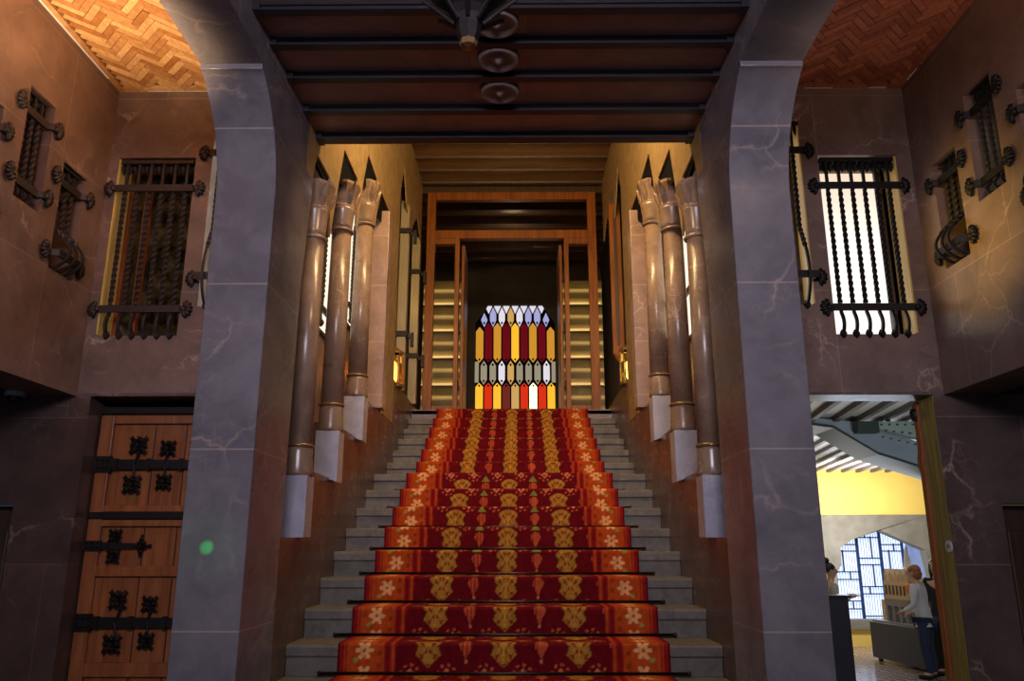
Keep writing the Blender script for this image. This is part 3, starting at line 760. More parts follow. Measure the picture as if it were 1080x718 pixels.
# ------------------------------------------------------------------ wrought iron window grilles
def twisted(L, bulge, n_up, y0=.0):
    """centre line of one bar from v=0 to v=L. bulge: pot-bellied lower third"""
    pts = []; n = int(L/.0075)
    for i in range(n+1):
        v = L*i/n; f = v/L
        y = y0
        if bulge:
            if f < .42: y = y0 - bulge*math.sin(PI*min(1, (f/.42))**.75)
        else:
            if f < .12: y = y0 - .03*math.sin(PI*f/.12)
        pts.append((0, y, v))
    return pts
def bar_mesh(L, bulge, r=.016, y0=0.0):
    bm = BM(); P = twisted(L, bulge, 0, y0)
    a = [p for p in P if p[2] <= L*.17]; b = [p for p in P if L*.165 <= p[2] <= L*.83]; c = [p for p in P if p[2] >= L*.825]
    if bulge: a = [p for p in P if p[2] <= L*.3]; b = [p for p in P if L*.295 <= p[2] <= L*.83]
    tube(bm, a[::2]+[a[-1]], r*.95, square=True); tube(bm, b, r*1.22, square=True, twist=2*PI/.17); tube(bm, c[::2]+[c[-1]], r*.95, square=True)
    # spear foot
    e = P[0]; lathe(bm, [(.002, -.03), (.02, -.012), (.026, .006), (.014, .03)], e, 6)
    return bm
def fan_mesh(sg):
    """shell shaped boss, opening sideways"""
    bm = BM()
    for i in range(6):
        a = (-70+28*i)*PI/180
        d = Vector((math.cos(a)*sg, 0, math.sin(a)))
        tube(bm, [d*.006+Vector((0,-.012,0)), d*.025+Vector((0,-.022,0)), d*.048+Vector((0,-.018,0)), d*.06+Vector((0,-.006,0))], [.006, .011, .014, .008], 6)
    lathe(bm, [(.002, -.02), (.018, -.012), (.02, 0), (.012, .02)], (0, -.012, 0), 8)
    return bm
GR = {}
def grille(key, W, H, nb, bulge, loc, rz, label, straps=(.14, .82), mat='iron', dep=.0, Wo=None):
    if key in GR:
        o = dup(GR[key], loc, rz, label); o['group'] = 'wrought iron window grilles'; return o
    t = empty('iron_window_grille', loc, rz, label, 'window grille', 'wrought iron window grilles'); GR[key] = t
    m = M[mat]; first = None
    for i in range(nb):
        x = -W/2 + W*(i+.5)/nb
        if first is None:
            first = obj('twisted_bar', bar_mesh(H*.97, bulge, (.0135 if H > 1 else .0115), dep), m, t); first.location.x = x
        else:
            c = first.copy(); link(c); c.location.x = x
    for f in straps:
        z = H*f; yo = dep-.02 - (bulge*.55*math.sin(PI*min(1, f/.42)**.75) if f < .42 else 0)
        bm = BM(); e = W/2+.015; eo = (Wo or W)/2+.02
        box(bm, -e, e, yo-.007, yo+.007, z-.024, z+.024)
        for sx in (-1, 1): prism(bm, [(sx*e, yo-.007), (sx*(eo-.02), -.022), (sx*(eo+.02), -.012), (sx*(eo+.02), -.002), (sx*(eo-.02), -.008), (sx*e, yo+.007)], z-.02, z+.02, 'z')
        stp = obj('strap', bm, m, t)
        for sx in (-1, 1):
            o = obj('fan_boss', fan_mesh(sx), m, stp, smooth=True); o.location = (sx*(eo+.015), -.004, z)
    bm = BM()                                        # ragged crest along the top
    box(bm, -W/2, W/2, dep-.02, dep+.05, H*.965, H*.985)
    for i in range(nb*2+1):
        lathe(bm, [(.004, -.05), (.02, -.02), (.024, .0), (.012, .02)], (-W/2+W*i/(nb*2), dep+.03, H*.955), 6)
    obj('crest', bm, m, t)
    return t
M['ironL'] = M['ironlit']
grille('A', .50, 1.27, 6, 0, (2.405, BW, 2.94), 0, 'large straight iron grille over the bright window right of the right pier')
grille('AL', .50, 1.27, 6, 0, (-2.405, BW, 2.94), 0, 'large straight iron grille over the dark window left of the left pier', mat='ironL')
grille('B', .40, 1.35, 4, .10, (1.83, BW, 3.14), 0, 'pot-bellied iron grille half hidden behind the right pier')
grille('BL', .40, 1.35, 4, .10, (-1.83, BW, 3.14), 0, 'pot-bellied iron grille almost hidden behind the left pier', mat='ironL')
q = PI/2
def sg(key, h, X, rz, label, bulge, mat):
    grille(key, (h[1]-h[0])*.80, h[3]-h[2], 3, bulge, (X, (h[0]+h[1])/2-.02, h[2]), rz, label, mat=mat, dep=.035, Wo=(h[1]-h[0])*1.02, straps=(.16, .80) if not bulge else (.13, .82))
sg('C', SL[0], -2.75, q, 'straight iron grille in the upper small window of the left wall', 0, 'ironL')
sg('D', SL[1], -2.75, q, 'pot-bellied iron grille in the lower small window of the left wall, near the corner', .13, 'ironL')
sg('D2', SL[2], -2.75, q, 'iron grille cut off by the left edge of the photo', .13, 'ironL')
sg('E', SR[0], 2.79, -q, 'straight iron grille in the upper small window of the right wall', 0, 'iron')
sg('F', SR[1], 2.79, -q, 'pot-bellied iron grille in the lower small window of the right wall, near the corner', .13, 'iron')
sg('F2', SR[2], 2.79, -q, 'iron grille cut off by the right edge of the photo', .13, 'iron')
# twisted grille bars behind the columns
def colgrille(s, y0, y1, z0, z1, label, nb):
    t = empty('twisted_bar_grille', (s*1.462, (y0+y1)/2, z0), 0, label, 'window grille')
    f = None
    for i in range(nb):
        y = -(y1-y0)/2+(y1-y0)*(i+.5)/nb
        if f is None: f = obj('twisted_bar', bar_mesh(z1-z0, 0, .015), M['ironL'], t); f.location.y = y
        else: c = f.copy(); link(c); c.location.y = y
    bm = BM(); box(bm, -.01, .01, -(y1-y0)/2, (y1-y0)/2, .1, .15); obj('strap', bm, M['iron'], t)
colgrille(-1, 5.86, 6.56, 3.3, 4.45, 'twisted iron bars in the bright gap between first and second left column', 3)
colgrille(-1, 6.9, 7.38, 3.62, 4.75, 'twisted iron bars in the bright gap between second and third left column', 2)
colgrille(-1, 8.2, 8.6, 3.32, 5.5, 'twisted iron bars behind the slim post at the top left of the stairs', 2)
bm = BM(); box(bm, 0, .02, -.3, .3, -.025, .025); o = obj('iron_crossbar', bm, M['iron']); o.location = (1.455, 6.35, 3.62); tag(o, 'dark iron crossbar in the bright gap behind the right columns', 'crossbar')

# windows behind the grilles
wn = 40
def win(axis, c, u0, u1, z0, z1, pane, s, stile=None, frame='redwood'):
    """window set at depth c; s the direction the frame faces"""
    global wn
    t = empty('window_%d' % wn, (0, 0, 0)); t['kind'] = 'structure'; wn += 1
    fw = .035
    def B(nm, a, b, d, e, th, m):
        bm = BM(); box(bm, *( (min(c, c+s*th), max(c, c+s*th), a, b) if axis == 'x' else (a, b, min(c, c+s*th), max(c, c+s*th)) ), d, e); return obj(nm, bm, M[m], t)
    B('pane', u0, u1, z0, z1, .008, pane)
    bm = BM()
    rects = [(u0, u0+fw, z0, z1), (u1-fw, u1, z0, z1), (u0, u1, z1-fw, z1)]
    if stile: rects.append(stile + (z0, z1))
    for a, b, d, e in rects:
        box(bm, *((min(c, c+s*.05), max(c, c+s*.05), a, b) if axis == 'x' else (a, b, min(c, c+s*.05), max(c, c+s*.05))), d, e)
    obj('frame', bm, M[frame], t)
    return t
win('y', BW+.225, 2.15, 2.685, 2.94, 4.22, 'daylit', -1, frame='darkwood', stile=(2.615, 2.685))
win('y', BW+.225, -2.685, -2.15, 2.94, 4.22, 'oliveglass', -1, stile=(-2.56, -2.52))
win('y', BW+.225, 1.62, 2.035, 3.14, 4.5, 'daylit', -1, frame='darkwood')
win('y', BW+.225, -2.035, -1.62, 3.14, 4.5, 'daystrip', -1)
for x0 in (2.672, 2.025):        # added strips: golden light on the right reveals put into their colour
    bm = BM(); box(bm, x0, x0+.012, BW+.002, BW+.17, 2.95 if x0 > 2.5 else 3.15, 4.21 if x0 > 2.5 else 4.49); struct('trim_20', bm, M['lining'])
for x0 in (-2.684,):  # added strip: golden light on the left reveal put into its colour
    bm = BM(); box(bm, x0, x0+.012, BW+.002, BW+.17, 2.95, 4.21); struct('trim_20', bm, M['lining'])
for h in SL: win('x', -2.75-.31, h[0], h[1], h[2], h[3], 'oliveglass', 1, stile=((h[0]+h[1])/2-.02, (h[0]+h[1])/2+.03))
for h in SR: win('x', 2.79+.31, h[0], h[1], h[2], h[3], 'oliveglass', -1, frame='darkwood')
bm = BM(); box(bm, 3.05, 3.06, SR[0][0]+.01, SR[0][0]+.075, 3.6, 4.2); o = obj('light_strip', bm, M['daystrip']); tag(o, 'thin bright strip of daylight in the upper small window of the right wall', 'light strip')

# ------------------------------------------------------------------ left door
dt = empty('door_1', (-2.14, BW+.16, FZ)); dt['kind'] = 'structure'
def lb(nm, x0, x1, z0, z1, y0, y1, m, par=dt, bev=.004):
    bm = BM(); box(bm, x0+2.14, x1+2.14, y0, y1, z0-FZ, z1-FZ); return obj(nm, bm, M[m], par, bevel=bev)
lb('leaf', -2.655, -1.69, FZ+.01, 2.50, .02, .07, 'doorwood')
lb('stile', -2.65, -2.565, FZ+.01, 2.44, -.012, .02, 'doorwood')
lb('stile', -1.83, -1.70, FZ+.01, 2.44, -.012, .02, 'doorwood')
for z0, z1 in ((2.385, 2.44), (1.82, 1.86), (1.73, 1.77), (1.425, 1.485), (.84, .92), (.12, .30)):
    lb('rail', -2.565, -1.83, z0, z1, -.012, .02, 'doorwood')
for x in (-2.295, -2.09): lb('panel_bead', x-.003, x+.003, .3, 2.385, .012, .022, 'darkwood', bev=0)
for z in (2.47, 1.797): lb('iron_band', -2.65, -1.69, z-.022, z+.022, -.02, -.012, 'iron')
def rosette(x, z, sz, diamond=False):
    bm = BM()
    for i in range(8):
        a = i*PI/4 + (PI/8 if diamond else 0); r = sz*(1.0 if i % 2 else .72)
        if diamond: r = sz*(1.25 if i % 2 == 0 else .6); a = i*PI/4
        c, s_ = math.cos(a), math.sin(a)
        tube(bm, [(c*r*.2, -.006, s_*r*.2), (c*r*.6, -.018, s_*r*.6), (c*r, -.006, s_*r)], [sz*.10, sz*.26, sz*.12], 6)
        if i % 2: lathe(bm, [(.001, -.02), (sz*.2, -.004), (sz*.2, .006)], (0, 0, 0), 6) if False else None
        px, pz = c*r*.95, s_*r*.95
        for k in (-1, 1):
            b = a + k*.9; tube(bm, [(px*.8, -.012, pz*.8), (px+math.cos(b)*sz*.22, -.012, pz+math.sin(b)*sz*.22)], [sz*.14, sz*.05], 5)
    tube(bm, [(0, 0, 0), (0, -.03, 0)], [sz*.3, sz*.15], 8)
    o = obj('iron_rosette', bm, M['iron'], dt); o.location = (x+2.14, -.004, z-FZ)
def hinge(z, x1, th, deco):
    bm = BM(); y0, y1 = -.03, -.014
    box(bm, -.51, -.40, y0-.006, y1, z-FZ-th, z-FZ+th); prism(bm, [(-.40, z-FZ-th*.62), (x1+2.14, z-FZ-th*.5), (x1+2.14, z-FZ+th*.5), (-.40, z-FZ+th*.62)], y0, y1, 'y')
    for x in ((-.37, -.16, .05) if x1 > -2 else (-.37,)): box(bm, x-.012, x+.012, y0-.008, y1, z-FZ-th*.72, z-FZ+th*.72)
    for x in (-.49, -.455, -.42):
        for d in (-.5, .5): lathe(bm, [(.001, -.008), (.009, 0), (.009, .006)], (x, y0-.008, z-FZ+th*d), 6)
    for (xx, zz) in deco: tube(bm, [(xx[0]+2.14, y0, z-FZ), (xx[1]+2.14, y0, zz-FZ)], .008, 5)
    obj('strap_hinge', bm, M['iron'], dt)
hinge(2.12, -1.72, .050, [((-2.39, -2.37), 2.2), ((-2.2, -2.18), 2.2), ((-2.40, -2.38), 2.04), ((-2.2, -2.18), 2.04)])
hinge(1.612, -2.33, .030, [])
hinge(1.155, -1.72, .050, [((-2.39, -2.37), 1.25), ((-2.2, -2.18), 1.23), ((-2.40, -2.38), 1.07), ((-2.2, -2.18), 1.07)])
for x, z, sz in ((-2.385, 2.243, .070), (-2.19, 2.224, .062), (-2.40, 1.991, .070), (-2.196, 2.008, .062), (-2.466, 1.672, .052), (-2.464, 1.545, .052),
                 (-2.40, 1.287, .068), (-2.20, 1.262, .060), (-2.407, 1.028, .068), (-2.20, 1.047, .060), (-2.0, 2.22, .06), (-2.0, 2.0, .06)): rosette(x, z, sz)
rosette(-2.293, 1.611, .052, True)
bm = BM(); box(bm, -2.70, -1.66, BW+.235, BW+.30, FZ, 2.60); struct('door_5', bm, M['black'])  # unseen black backing behind the left door leaf
# far left and right small dark doors
for s, nm in ((-1, 'door_2'), (1, 'door_3')):
    d = empty(nm, (s*3.275, BW+.12, FZ)); d['kind'] = 'structure'
    bm = BM(); box(bm, -.225, .225, 0, .05, 0, 1.95); obj('leaf', bm, M['darkwood'], d)
    for z0, z1 in ((.15, .9), (1.05, 1.8)):
        bm = BM(); box(bm, -.15, .15, -.012, 0, z0, z1); obj('panel', bm, M['darkwood'], d, bevel=.01)
    bm = BM(); lathe(bm, [(.01, 0), (.022, .01), (.025, .03), (.004, .05)], (0, 0, 0), 12); o = obj('handle', bm, M['ringm'], d); o.location = (s*-.18, -.015, 1.0); o.rotation_euler = (PI/2, 0, 0)

# little dome camera under the left overhang
bm = BM(); t = empty('dome_camera', (-3.06, 4.86, 2.541), 0, 'small grey dome camera under the left overhang', 'security camera')
lathe(bm, [(.06, 0), (.06, -.025), (.05, -.03)], n=20); obj('housing', bm, plain('camera_grey', (.35,.40,.42), .4), t, smooth=False)
bm = BM(); lathe(bm, [(.045, -.03), (.04, -.055), (.022, -.072), (.002, -.076)], n=20); obj('dome', bm, M['phone'], t, smooth=True)

# hanging iron lantern
lt = empty('hanging_lantern', (-.09, 2.5, 3.34), 0, 'black wrought iron lantern hanging from the ceiling, tip down', 'lantern')
bm = BM(); lathe(bm, [(.002, 0), (.03, .006), (.033, .025), (.028, .035)], n=8); obj('tip', bm, M['ringm'], lt)
bm = BM(); lathe(bm, [(.033, .03), (.042, .05), (.046, .09), (.055, .12), (.075, .145), (.115, .175), (.15, .21), (.16, .25)], n=8); obj('body', bm, M['iron'], lt)
bm = BM()
for a in range(8):
    c, s_ = math.cos(a*PI/4), math.sin(a*PI/4); tube(bm, [(c*.15, s_*.15, .25), (c*.17, s_*.17, .55)], .01, 6); tube(bm, [(c*.05, s_*.05, .10), (c*.085, s_*.085, .13), (c*.125, s_*.125, .165), (c*.17, s_*.17, .20)], .009, 6)
obj('cage', bm, M['iron'], lt)
bm = BM(); lathe(bm, [(.18, .55), (.18, .57), (.05, .68), (.02, .72)], n=8); tube(bm, [(0,0,.7), (0,0,.862)], .01, 6); obj('cap', bm, M['iron'], lt)

# ------------------------------------------------------------------ room beyond the right doorway
bm = BM(); box(bm, 1.62, 9.6, BW+.23, 16.2, FZ-.1, FZ); struct('floor', bm, M['tile'])
# passage reveal and its wooden jamb
t = empty('door_frame', (2.72, BW+.19, FZ), 0, 'brown wooden door jamb along the polished right reveal of the open doorway', 'door frame')
bm = BM(); prism(bm, [(-.002, 0), (-.002, 2.62), (-.022, 2.62), (-.022, 2.30), (-.032, 2.26), (-.032, 2.20), (-.022, 2.16), (-.026, 0)], 0, .05, 'y'); obj('jamb', bm, M['redwood'], t)
bm = BM(); lathe(bm, [(.02, 2.50), (.03, 2.53), (.03, 2.56), (.02, 2.58)], (-.022, .03, 0), 12); obj('top_knob', bm, M['iron'], t)
bm = BM(); box(bm, 2.712, 2.719, BW+.004, BW+.23, FZ, 2.535); o = struct('trim_7', bm, M['brass'])
t = empty('reveal_disc', (2.712, BW+.03, 1.607), 0, 'small round white disc on the doorway reveal', 'disc')
bm = BM(); tube(bm, [(0, 0, 0), (-.008, 0, 0)], .036, 20); obj('plate', bm, M['white'], t)
bm = BM(); tube(bm, [(-.008, 0, 0), (-.012, 0, 0)], .012, 16); obj('centre', bm, M['greystone'], t)
# ceiling: pale planks with dark joists
bm = BM(); box(bm, 1.62, 9.6, BW+.23, 16.2, 3.0, 3.06); struct('ceiling', bm, M['plank'])
# joists run diagonally in plan
jn = 0
for i in range(34):
    x0 = 1.2+.27*i
    bm = BM(); prism(bm, [(x0-.03, 5.3), (x0+.03, 5.3), (x0+.03+1.38, 14.95), (x0-.03+1.38, 14.95)], -.055, 0, 'z')
    if x0 < 1.7 or x0+1.4 > 9.5: bm.free(); continue
    o = obj('plank_ceiling_joist', bm, M['plankbeam']); o.location = (0, 0, 3.0)
    tag(o, 'grey joist under the pale plank ceiling of the room beyond the doorway', 'joist', 'joists of the plank ceiling')
    jn += 1
# end wall with its stone portal
bm = BM(); wall_holes(bm, 'y', 15.0, 15.2, 1.62, 9.6, FZ, 3.0, [(5.58, 7.56, .20, 2.18)]); struct('wall_annex_end', bm, M['yellow'])
for nm, X in (('wall_annex_left', 1.57), ('wall_annex_right', 9.6)): bm = BM(); box(bm, X-.0, X+.08, BW+.24, 16.2, FZ, 3.0); struct(nm, bm, M['yellow'])
pt = empty('stone_portal', (6.63, 15.0, FZ), 0, 'grey stone surround with pointed opening around the blue grille in the far room', 'portal')
def P2(px): return [(a-6.63, b-FZ) for a, b in px]
bm = BM()
outer = [(5.58, .36), (5.58, 2.18), (7.56, 2.18), (7.56, .36)]
inner = [(7.50, .36), (7.50, 1.15), (7.44, 1.56), (6.64, 1.91), (6.13, 1.74), (5.91, 1.60), (5.90, 1.30), (5.80, 1.17), (5.78, .36)]
A = [bm.verts.new((x, y, z)) for y in (-.06, .19) for x, z in P2(outer+inner)]
def quad(ix, k): return [A[i+k*len(outer+inner)] for i in ix]
n0 = len(outer)+len(inner)
def strip(k):
    o0, o1, o2, o3 = 0, 1, 2, 3; I = list(range(4, 13))
    for f in ((0, 1, 11, 12), (1, 10, 11), (1, 9, 10), (1, 2, 8, 9), (2, 7, 8), (2, 6, 7), (2, 5, 6), (2, 3, 4, 5)):
        bm.faces.new([A[i+k*n0] for i in f])
strip(0); strip(1)
for a, b in [(0,1),(1,2),(2,3),(3,4)] + [(i, i+1) for i in range(4, 12)] + [(12, 0)]:
    bm.faces.new((A[a], A[b], A[b+n0], A[a+n0]))
obj('surround', bm, M['greystone'], pt)
bm = BM(); box(bm, 5.60-6.63, 7.54-6.63, -.10, .19, .36-.155-FZ, .36-FZ); obj('sill', bm, M['greystone'], pt)
# blue grille and daylight
wt = empty('window_60', (6.6, 15.75, FZ)); wt['kind'] = 'structure'
bm = BM(); box(bm, -1.3, 1.6, .12, .14, .2, 2.3); obj('pane', bm, M['skyglass'], wt)
bm = BM(); rr = random.Random(3)
xsb = [-.98, -.52, -.06, .38, .80, 1.15]
for x in xsb: box(bm, x-.022, x+.022, 0, .04, .3, 2.25)
zs = [.45, .72, .98, 1.25, 1.5, 1.75, 2.0]
for i, x in enumerate(xsb[:-1]):
    x2 = xsb[i+1]
    for j, z in enumerate(zs):
        o_ = (.13 if (i+j) % 2 else 0); box(bm, x, x2, .005, .03, z+o_-.011, z+o_+.011)
        if (i+j) % 3 != 2 and j < len(zs)-1:
            xm = x+(x2-x)*(.38 if (i*2+j) % 2 else .62); box(bm, xm-.011, xm+.011, .005, .03, z+o_, z+.27+(.13 if (i+j+1) % 2 else 0))
    for q_ in range(1, 9):
        xq = x+(x2-x)*q_/9; box(bm, xq-.003, xq+.003, .05, .056, .3, 2.25)
obj('blue_grille', bm, M['bluegrille'], wt)
bm = BM(); box(bm, 7.52, 7.58, 15.2, 15.9, .2, 2.2); struct('wall_portal_side', bm, M['bluestone'])
bm = BM(); box(bm, 5.3, 8.2, 15.2, 15.95, .15, .30); struct('trim_8', bm, M['greystone'])
# painted girder and sloping beam
t = empty('riveted_girder', (4.4, 8.62, 2.70), 0, 'pale green riveted steel girder under the ceiling of the room beyond', 'girder')
bm = BM(); prism(bm, [(-.43, .14), (1.3, -.30), (1.3, .22), (-.43, .22)], -.05, .05, 'y'); obj('web', bm, M['girder'], t)
bm = BM(); rr = random.Random(1)
for i in range(16):
    for j in range(3): lathe(bm, [(.001, -.014), (.014, -.006), (.018, .004)], (-.40+.085*i+(.04 if j % 2 else 0), -.055, .185-.065*j-.01*i*j), 8)
obj('rivets', bm, M['rivet'], t)
bm = BM(); box(bm, -.66, -.43, -.06, .06, .10, .22); obj('end_block', bm, M['rivet'], t)
bm = BM()
for x in (-.3, .9): box(bm, x-.02, x+.02, -.02, .02, .22, .299)
obj('hanger', bm, M['rivet'], t)
t = empty('sloping_beam', (4.0, 9.0, 2.6), 0, 'grey blue sloping beam below the green girder in the room beyond', 'beam')
bm = BM(); prism(bm, [(-.75, .40), (-.1, .33), (1.05, -.10), (1.05, -.34), (.0, -.0), (-.45, .29), (-.75, .33)], -.25, .25, 'y'); obj('web', bm, M['arch'], t)
bm = BM(); prism(bm, [(-.75, .335), (-.45, .295), (.0, .005), (1.05, -.335), (1.05, -.36), (0, -.02), (-.46, .27), (-.75, .31)], -.28, .28, 'y'); obj('flange', bm, M['rivet'], t)
# podium, plinth, model
t = empty('podium', (4.13, 11.0, FZ), 0, 'tall dark podium behind the right pier, with a woman standing at it', 'podium')
bm = BM(); box(bm, -.2, .2, -.2, .2, 0, 1.07); obj('body', bm, M['navy'], t, bevel=.008)
bm = BM(); box(bm, -.23, .23, -.23, .23, 1.07, 1.10); obj('top', bm, M['navy'], t, bevel=.004)
ang = math.atan2(11.92-13.27, 5.768-5.594)
t = empty('display_plinth', (5.594, 13.27, FZ), ang, 'low slate blue display plinth carrying a white palace model', 'plinth')
L = 1.37
bm = BM(); box(bm, 0, L, 0, .75, .05, .575); obj('body', bm, M['plinth'], t, bevel=.006)
for x in (.08, L-.1):
    for y in (.08, .65): bm = BM(); box(bm, x-.025, x+.025, y-.025, y+.025, 0, .05); obj('foot', bm, M['navy'], t)
t2 = empty('palace_model', (5.60, 13.27, FZ+.575), ang, 'pale architectural model of a palace with arcades and a tall white spire', 'model')
def mb(nm, m, f):
    bm = BM(); f(bm); return obj(nm, bm, M[m], t2)
mb('base_board', 'modelgrey', lambda b: box(b, .03, L-.03, .03, .7, 0, .03))
def arcade(b):
    for i in range(4): box(b, .30+i*.17, .35+i*.17, .12, .18, .03, .26)
    box(b, .28, .90, .12, .5, .26, .36)
mb('arcade', 'modelgrey', arcade)
mb('facade', 'cream', lambda b: (box(b, .28, .90, .14, .5, .36, .62)))
def winr(b):
    for i in range(6): box(b, .31+i*.095, .35+i*.095, .132, .14, .42, .56)
mb('window_row', 'modeldark', winr)
def top(b):
    for i in range(5):
        x = .30+i*.135; box(b, x, x+.07, .14, .3, .62, .72); prism(b, [(x, .72), (x+.07, .72), (x+.035, .80)], .14, .3, 'y')
    for i in range(4): lathe(b, [(.03, .62), (.026, .70), (.04, .74), (.004, .80)], (.40+i*.135, .42, 0), 8)
mb('gables', 'cream', top)
mb('spire', 'white', lambda b: lathe(b, [(.17, .03), (.16, .45), (.12, .62), (.06, .84), (.025, 1.05), (.03, 1.08), (.006, 1.15)], (.52, .42, 0), 12))
mb('side_wing', 'cream', lambda b: (box(b, .05, .26, .2, .5, .03, .33), [box(b, .07+i*.06, .09+i*.06, .19, .2, .08, .24) for i in range(3)]))
mb('orange_cap', 'amberm', lambda b: lathe(b, [(.002, .62), (.05, .58), (.055, .52), (.03, .47)], (.98, .10, 0), 10)) if M.setdefault('amberm', plain('orange_paint', (.8,.28,.05), .5)) else None

# ------------------------------------------------------------------ people
def skin_fig(name, nodes, edges, mat, parent, root=0, sub=2, mats=None):
    me = bpy.data.meshes.new(name); me.from_pydata([n[0] for n in nodes], edges, []); me.materials.append(mat)
    o = link(bpy.data.objects.new(name, me)); o.parent = parent
    o.modifiers.new('skin', 'SKIN')
    sk = me.skin_vertices[0].data
    for i, n in enumerate(nodes):
        r = n[1]; sk[i].radius = r if isinstance(r, tuple) else (r, r)
        sk[i].use_root = (i == root)
    s = o.modifiers.new('sub', 'SUBSURF'); s.levels = sub; s.render_levels = sub
    o.modifiers['skin'].use_smooth_shade = True
    return o
def person(loc, rz, H, label, arms, lean, top, legs, hair, hairstyle, sleeve=True):
    t = empty('person', loc, rz, label, 'person')
    def S(p): return (p[0]*H, p[1]*H + lean*max(0, p[2]-.5)*H, p[2]*H)
    J = {}; nodes = []; edges = []
    def nd(k, p, r): J[k] = len(nodes); nodes.append((S(p), tuple(x*H for x in r) if isinstance(r, tuple) else r*H)); return J[k]
    def ed(*ks):
        for a, b in zip(ks, ks[1:]): edges.append((J[a], J[b]))
    nd('pel', (0,0,.53), (.075,.058)); nd('sp', (0,0,.62), (.064,.048)); nd('ch', (0,-.004,.74), (.078,.055)); nd('nk0', (0,.006,.815), (.045,.035)); nd('nk', (0,.002,.855), .026)
    nd('h0', (0,-.014,.885), (.034,.042)); nd('h1', (0,-.006,.925), (.044,.055)); nd('h2', (0,.002,.962), (.042,.052)); nd('h3', (0,.004,.990), (.022,.026))
    ed('pel','sp','ch','nk0','nk','h0','h1','h2','h3')
    for s, sd in ((-1,'L'), (1,'R')):
        el, wr, hd = arms[0 if s < 0 else 1]
        nd('sh'+sd, (s*.098, 0, .795), .034); nd('el'+sd, el, .024); nd('wr'+sd, wr, .016); nd('hd'+sd, hd, (.019,.014)); ed('ch','sh'+sd,'el'+sd,'wr'+sd,'hd'+sd)
        dx = Vector(hd)-Vector(wr); dx.normalize(); side = dx.cross(Vector((0,0,1))); side = side.normalized() if side.length > .1 else Vector((1,0,0))
        for k in range(4):
            b = Vector(hd)+side*(k-1.5)*.0085; ln = (.036,.042,.040,.032)[k]
            nd('f%d%s' % (k, sd), b+dx*ln*.5+Vector((0,0,-.002)), .0048); nd('g%d%s' % (k, sd), b+dx*ln+Vector((0,0,-.010)), .004); ed('hd'+sd, 'f%d%s' % (k, sd), 'g%d%s' % (k, sd))
        b = Vector(wr)*.4+Vector(hd)*.6+side*s*.016; nd('t0'+sd, b, .0052); nd('t1'+sd, b+dx*.022+side*s*.010, .0044); ed('hd'+sd, 't0'+sd, 't1'+sd)
        nd('hp'+sd, (s*.052,0,.49), .050); nd('kn'+sd, (s*.055,-.012,.27), .034); nd('an'+sd, (s*.055,.016,.045), .022); nd('to'+sd, (s*.06,-.075,.018), .018); ed('pel','hp'+sd,'kn'+sd,'an'+sd,'to'+sd)
    body = skin_fig('body', nodes, edges, M['skin'], t)
    sub = lambda keys, inf: [(nodes[J[k]][0], tuple((x*(1+inf)+.004) for x in (nodes[J[k]][1] if isinstance(nodes[J[k]][1], tuple) else (nodes[J[k]][1],)*2))) for k in keys]
    nodes.append((S((0,0,.485)), (.080*H,.064*H))); J['hem'] = len(nodes)-1
    ks = ['pel','sp','ch','nk0','shL','elL','wrL','shR','elR','wrR','hem']; nn = sub(ks, .16)
    skin_fig('top', nn, [(0,1),(1,2),(2,3),(2,4),(4,5),(5,6),(2,7),(7,8),(8,9),(0,10)], M[top], t)
    ks = ['pel','hpL','knL','anL','hpR','knR','anR']; nn = sub(ks, .14)
    skin_fig('trousers', nn, [(0,1),(1,2),(2,3),(0,4),(4,5),(5,6)], M[legs], t)
    for s, sd in ((-1,'L'), (1,'R')):
        bm = BM(); a = S((s*.058, -.03, .02)); bmesh.ops.create_uvsphere(bm, u_segments=12, v_segments=8, radius=1); bmesh.ops.scale(bm, vec=(.03*H, .07*H, .024*H), verts=bm.verts); bmesh.ops.translate(bm, vec=a, verts=bm.verts); obj('shoe', bm, M['blackcloth'], t, smooth=True)
    def ball(nm, p, sc, m, sm=True):
        bm = BM(); bmesh.ops.create_uvsphere(bm, u_segments=14, v_segments=10, radius=1); bmesh.ops.scale(bm, vec=tuple(x*H for x in sc), verts=bm.verts); bmesh.ops.translate(bm, vec=S(p), verts=bm.verts); return obj(nm, bm, M[m], t, smooth=True)
    for s in (-1, 1):
        ball('eye', (s*.019, -.052, .932), (.008,.005,.005), 'eye'); ball('ear', (s*.043, 0, .925), (.007,.012,.019), 'skin')
    ball('nose', (0, -.060, .916), (.008,.013,.015), 'skin'); ball('mouth', (0, -.052, .896), (.016,.005,.005), 'lip')
    ball('hair', (0, .012, .952), (.054,.058,.050), hair)
    if hairstyle == 'bun': ball('bun', (0, .030, 1.015), (.032,.032,.028), hair)
    if hairstyle == 'long':
        ball('hair_fall', (0, .036, .89), (.056,.034,.10), hair); 
        for s in (-1, 1): ball('hair_lock', (s*.045, .0, .89), (.016,.026,.085), hair)
    if hairstyle == 'bob': ball('hair_back', (0, .026, .915), (.052,.042,.055), hair)
    return t
AR = ((-.125,.02,.63), (-.14,-.05,.50), (-.14,-.075,.46))
fwd = lambda s: ((s*.12,-.01,.64), (s*.08,-.14,.70), (s*.075,-.185,.71))
p1 = person((4.38, 11.47, FZ), PI*.45, 1.50, 'woman with dark bun and patterned top holding a phone behind the dark podium', (fwd(-1), fwd(1)), 0, 'print', 'blackcloth', 'hairdark', 'bun')
mirror = lambda a: tuple((-p[0], p[1], p[2]) for p in a)
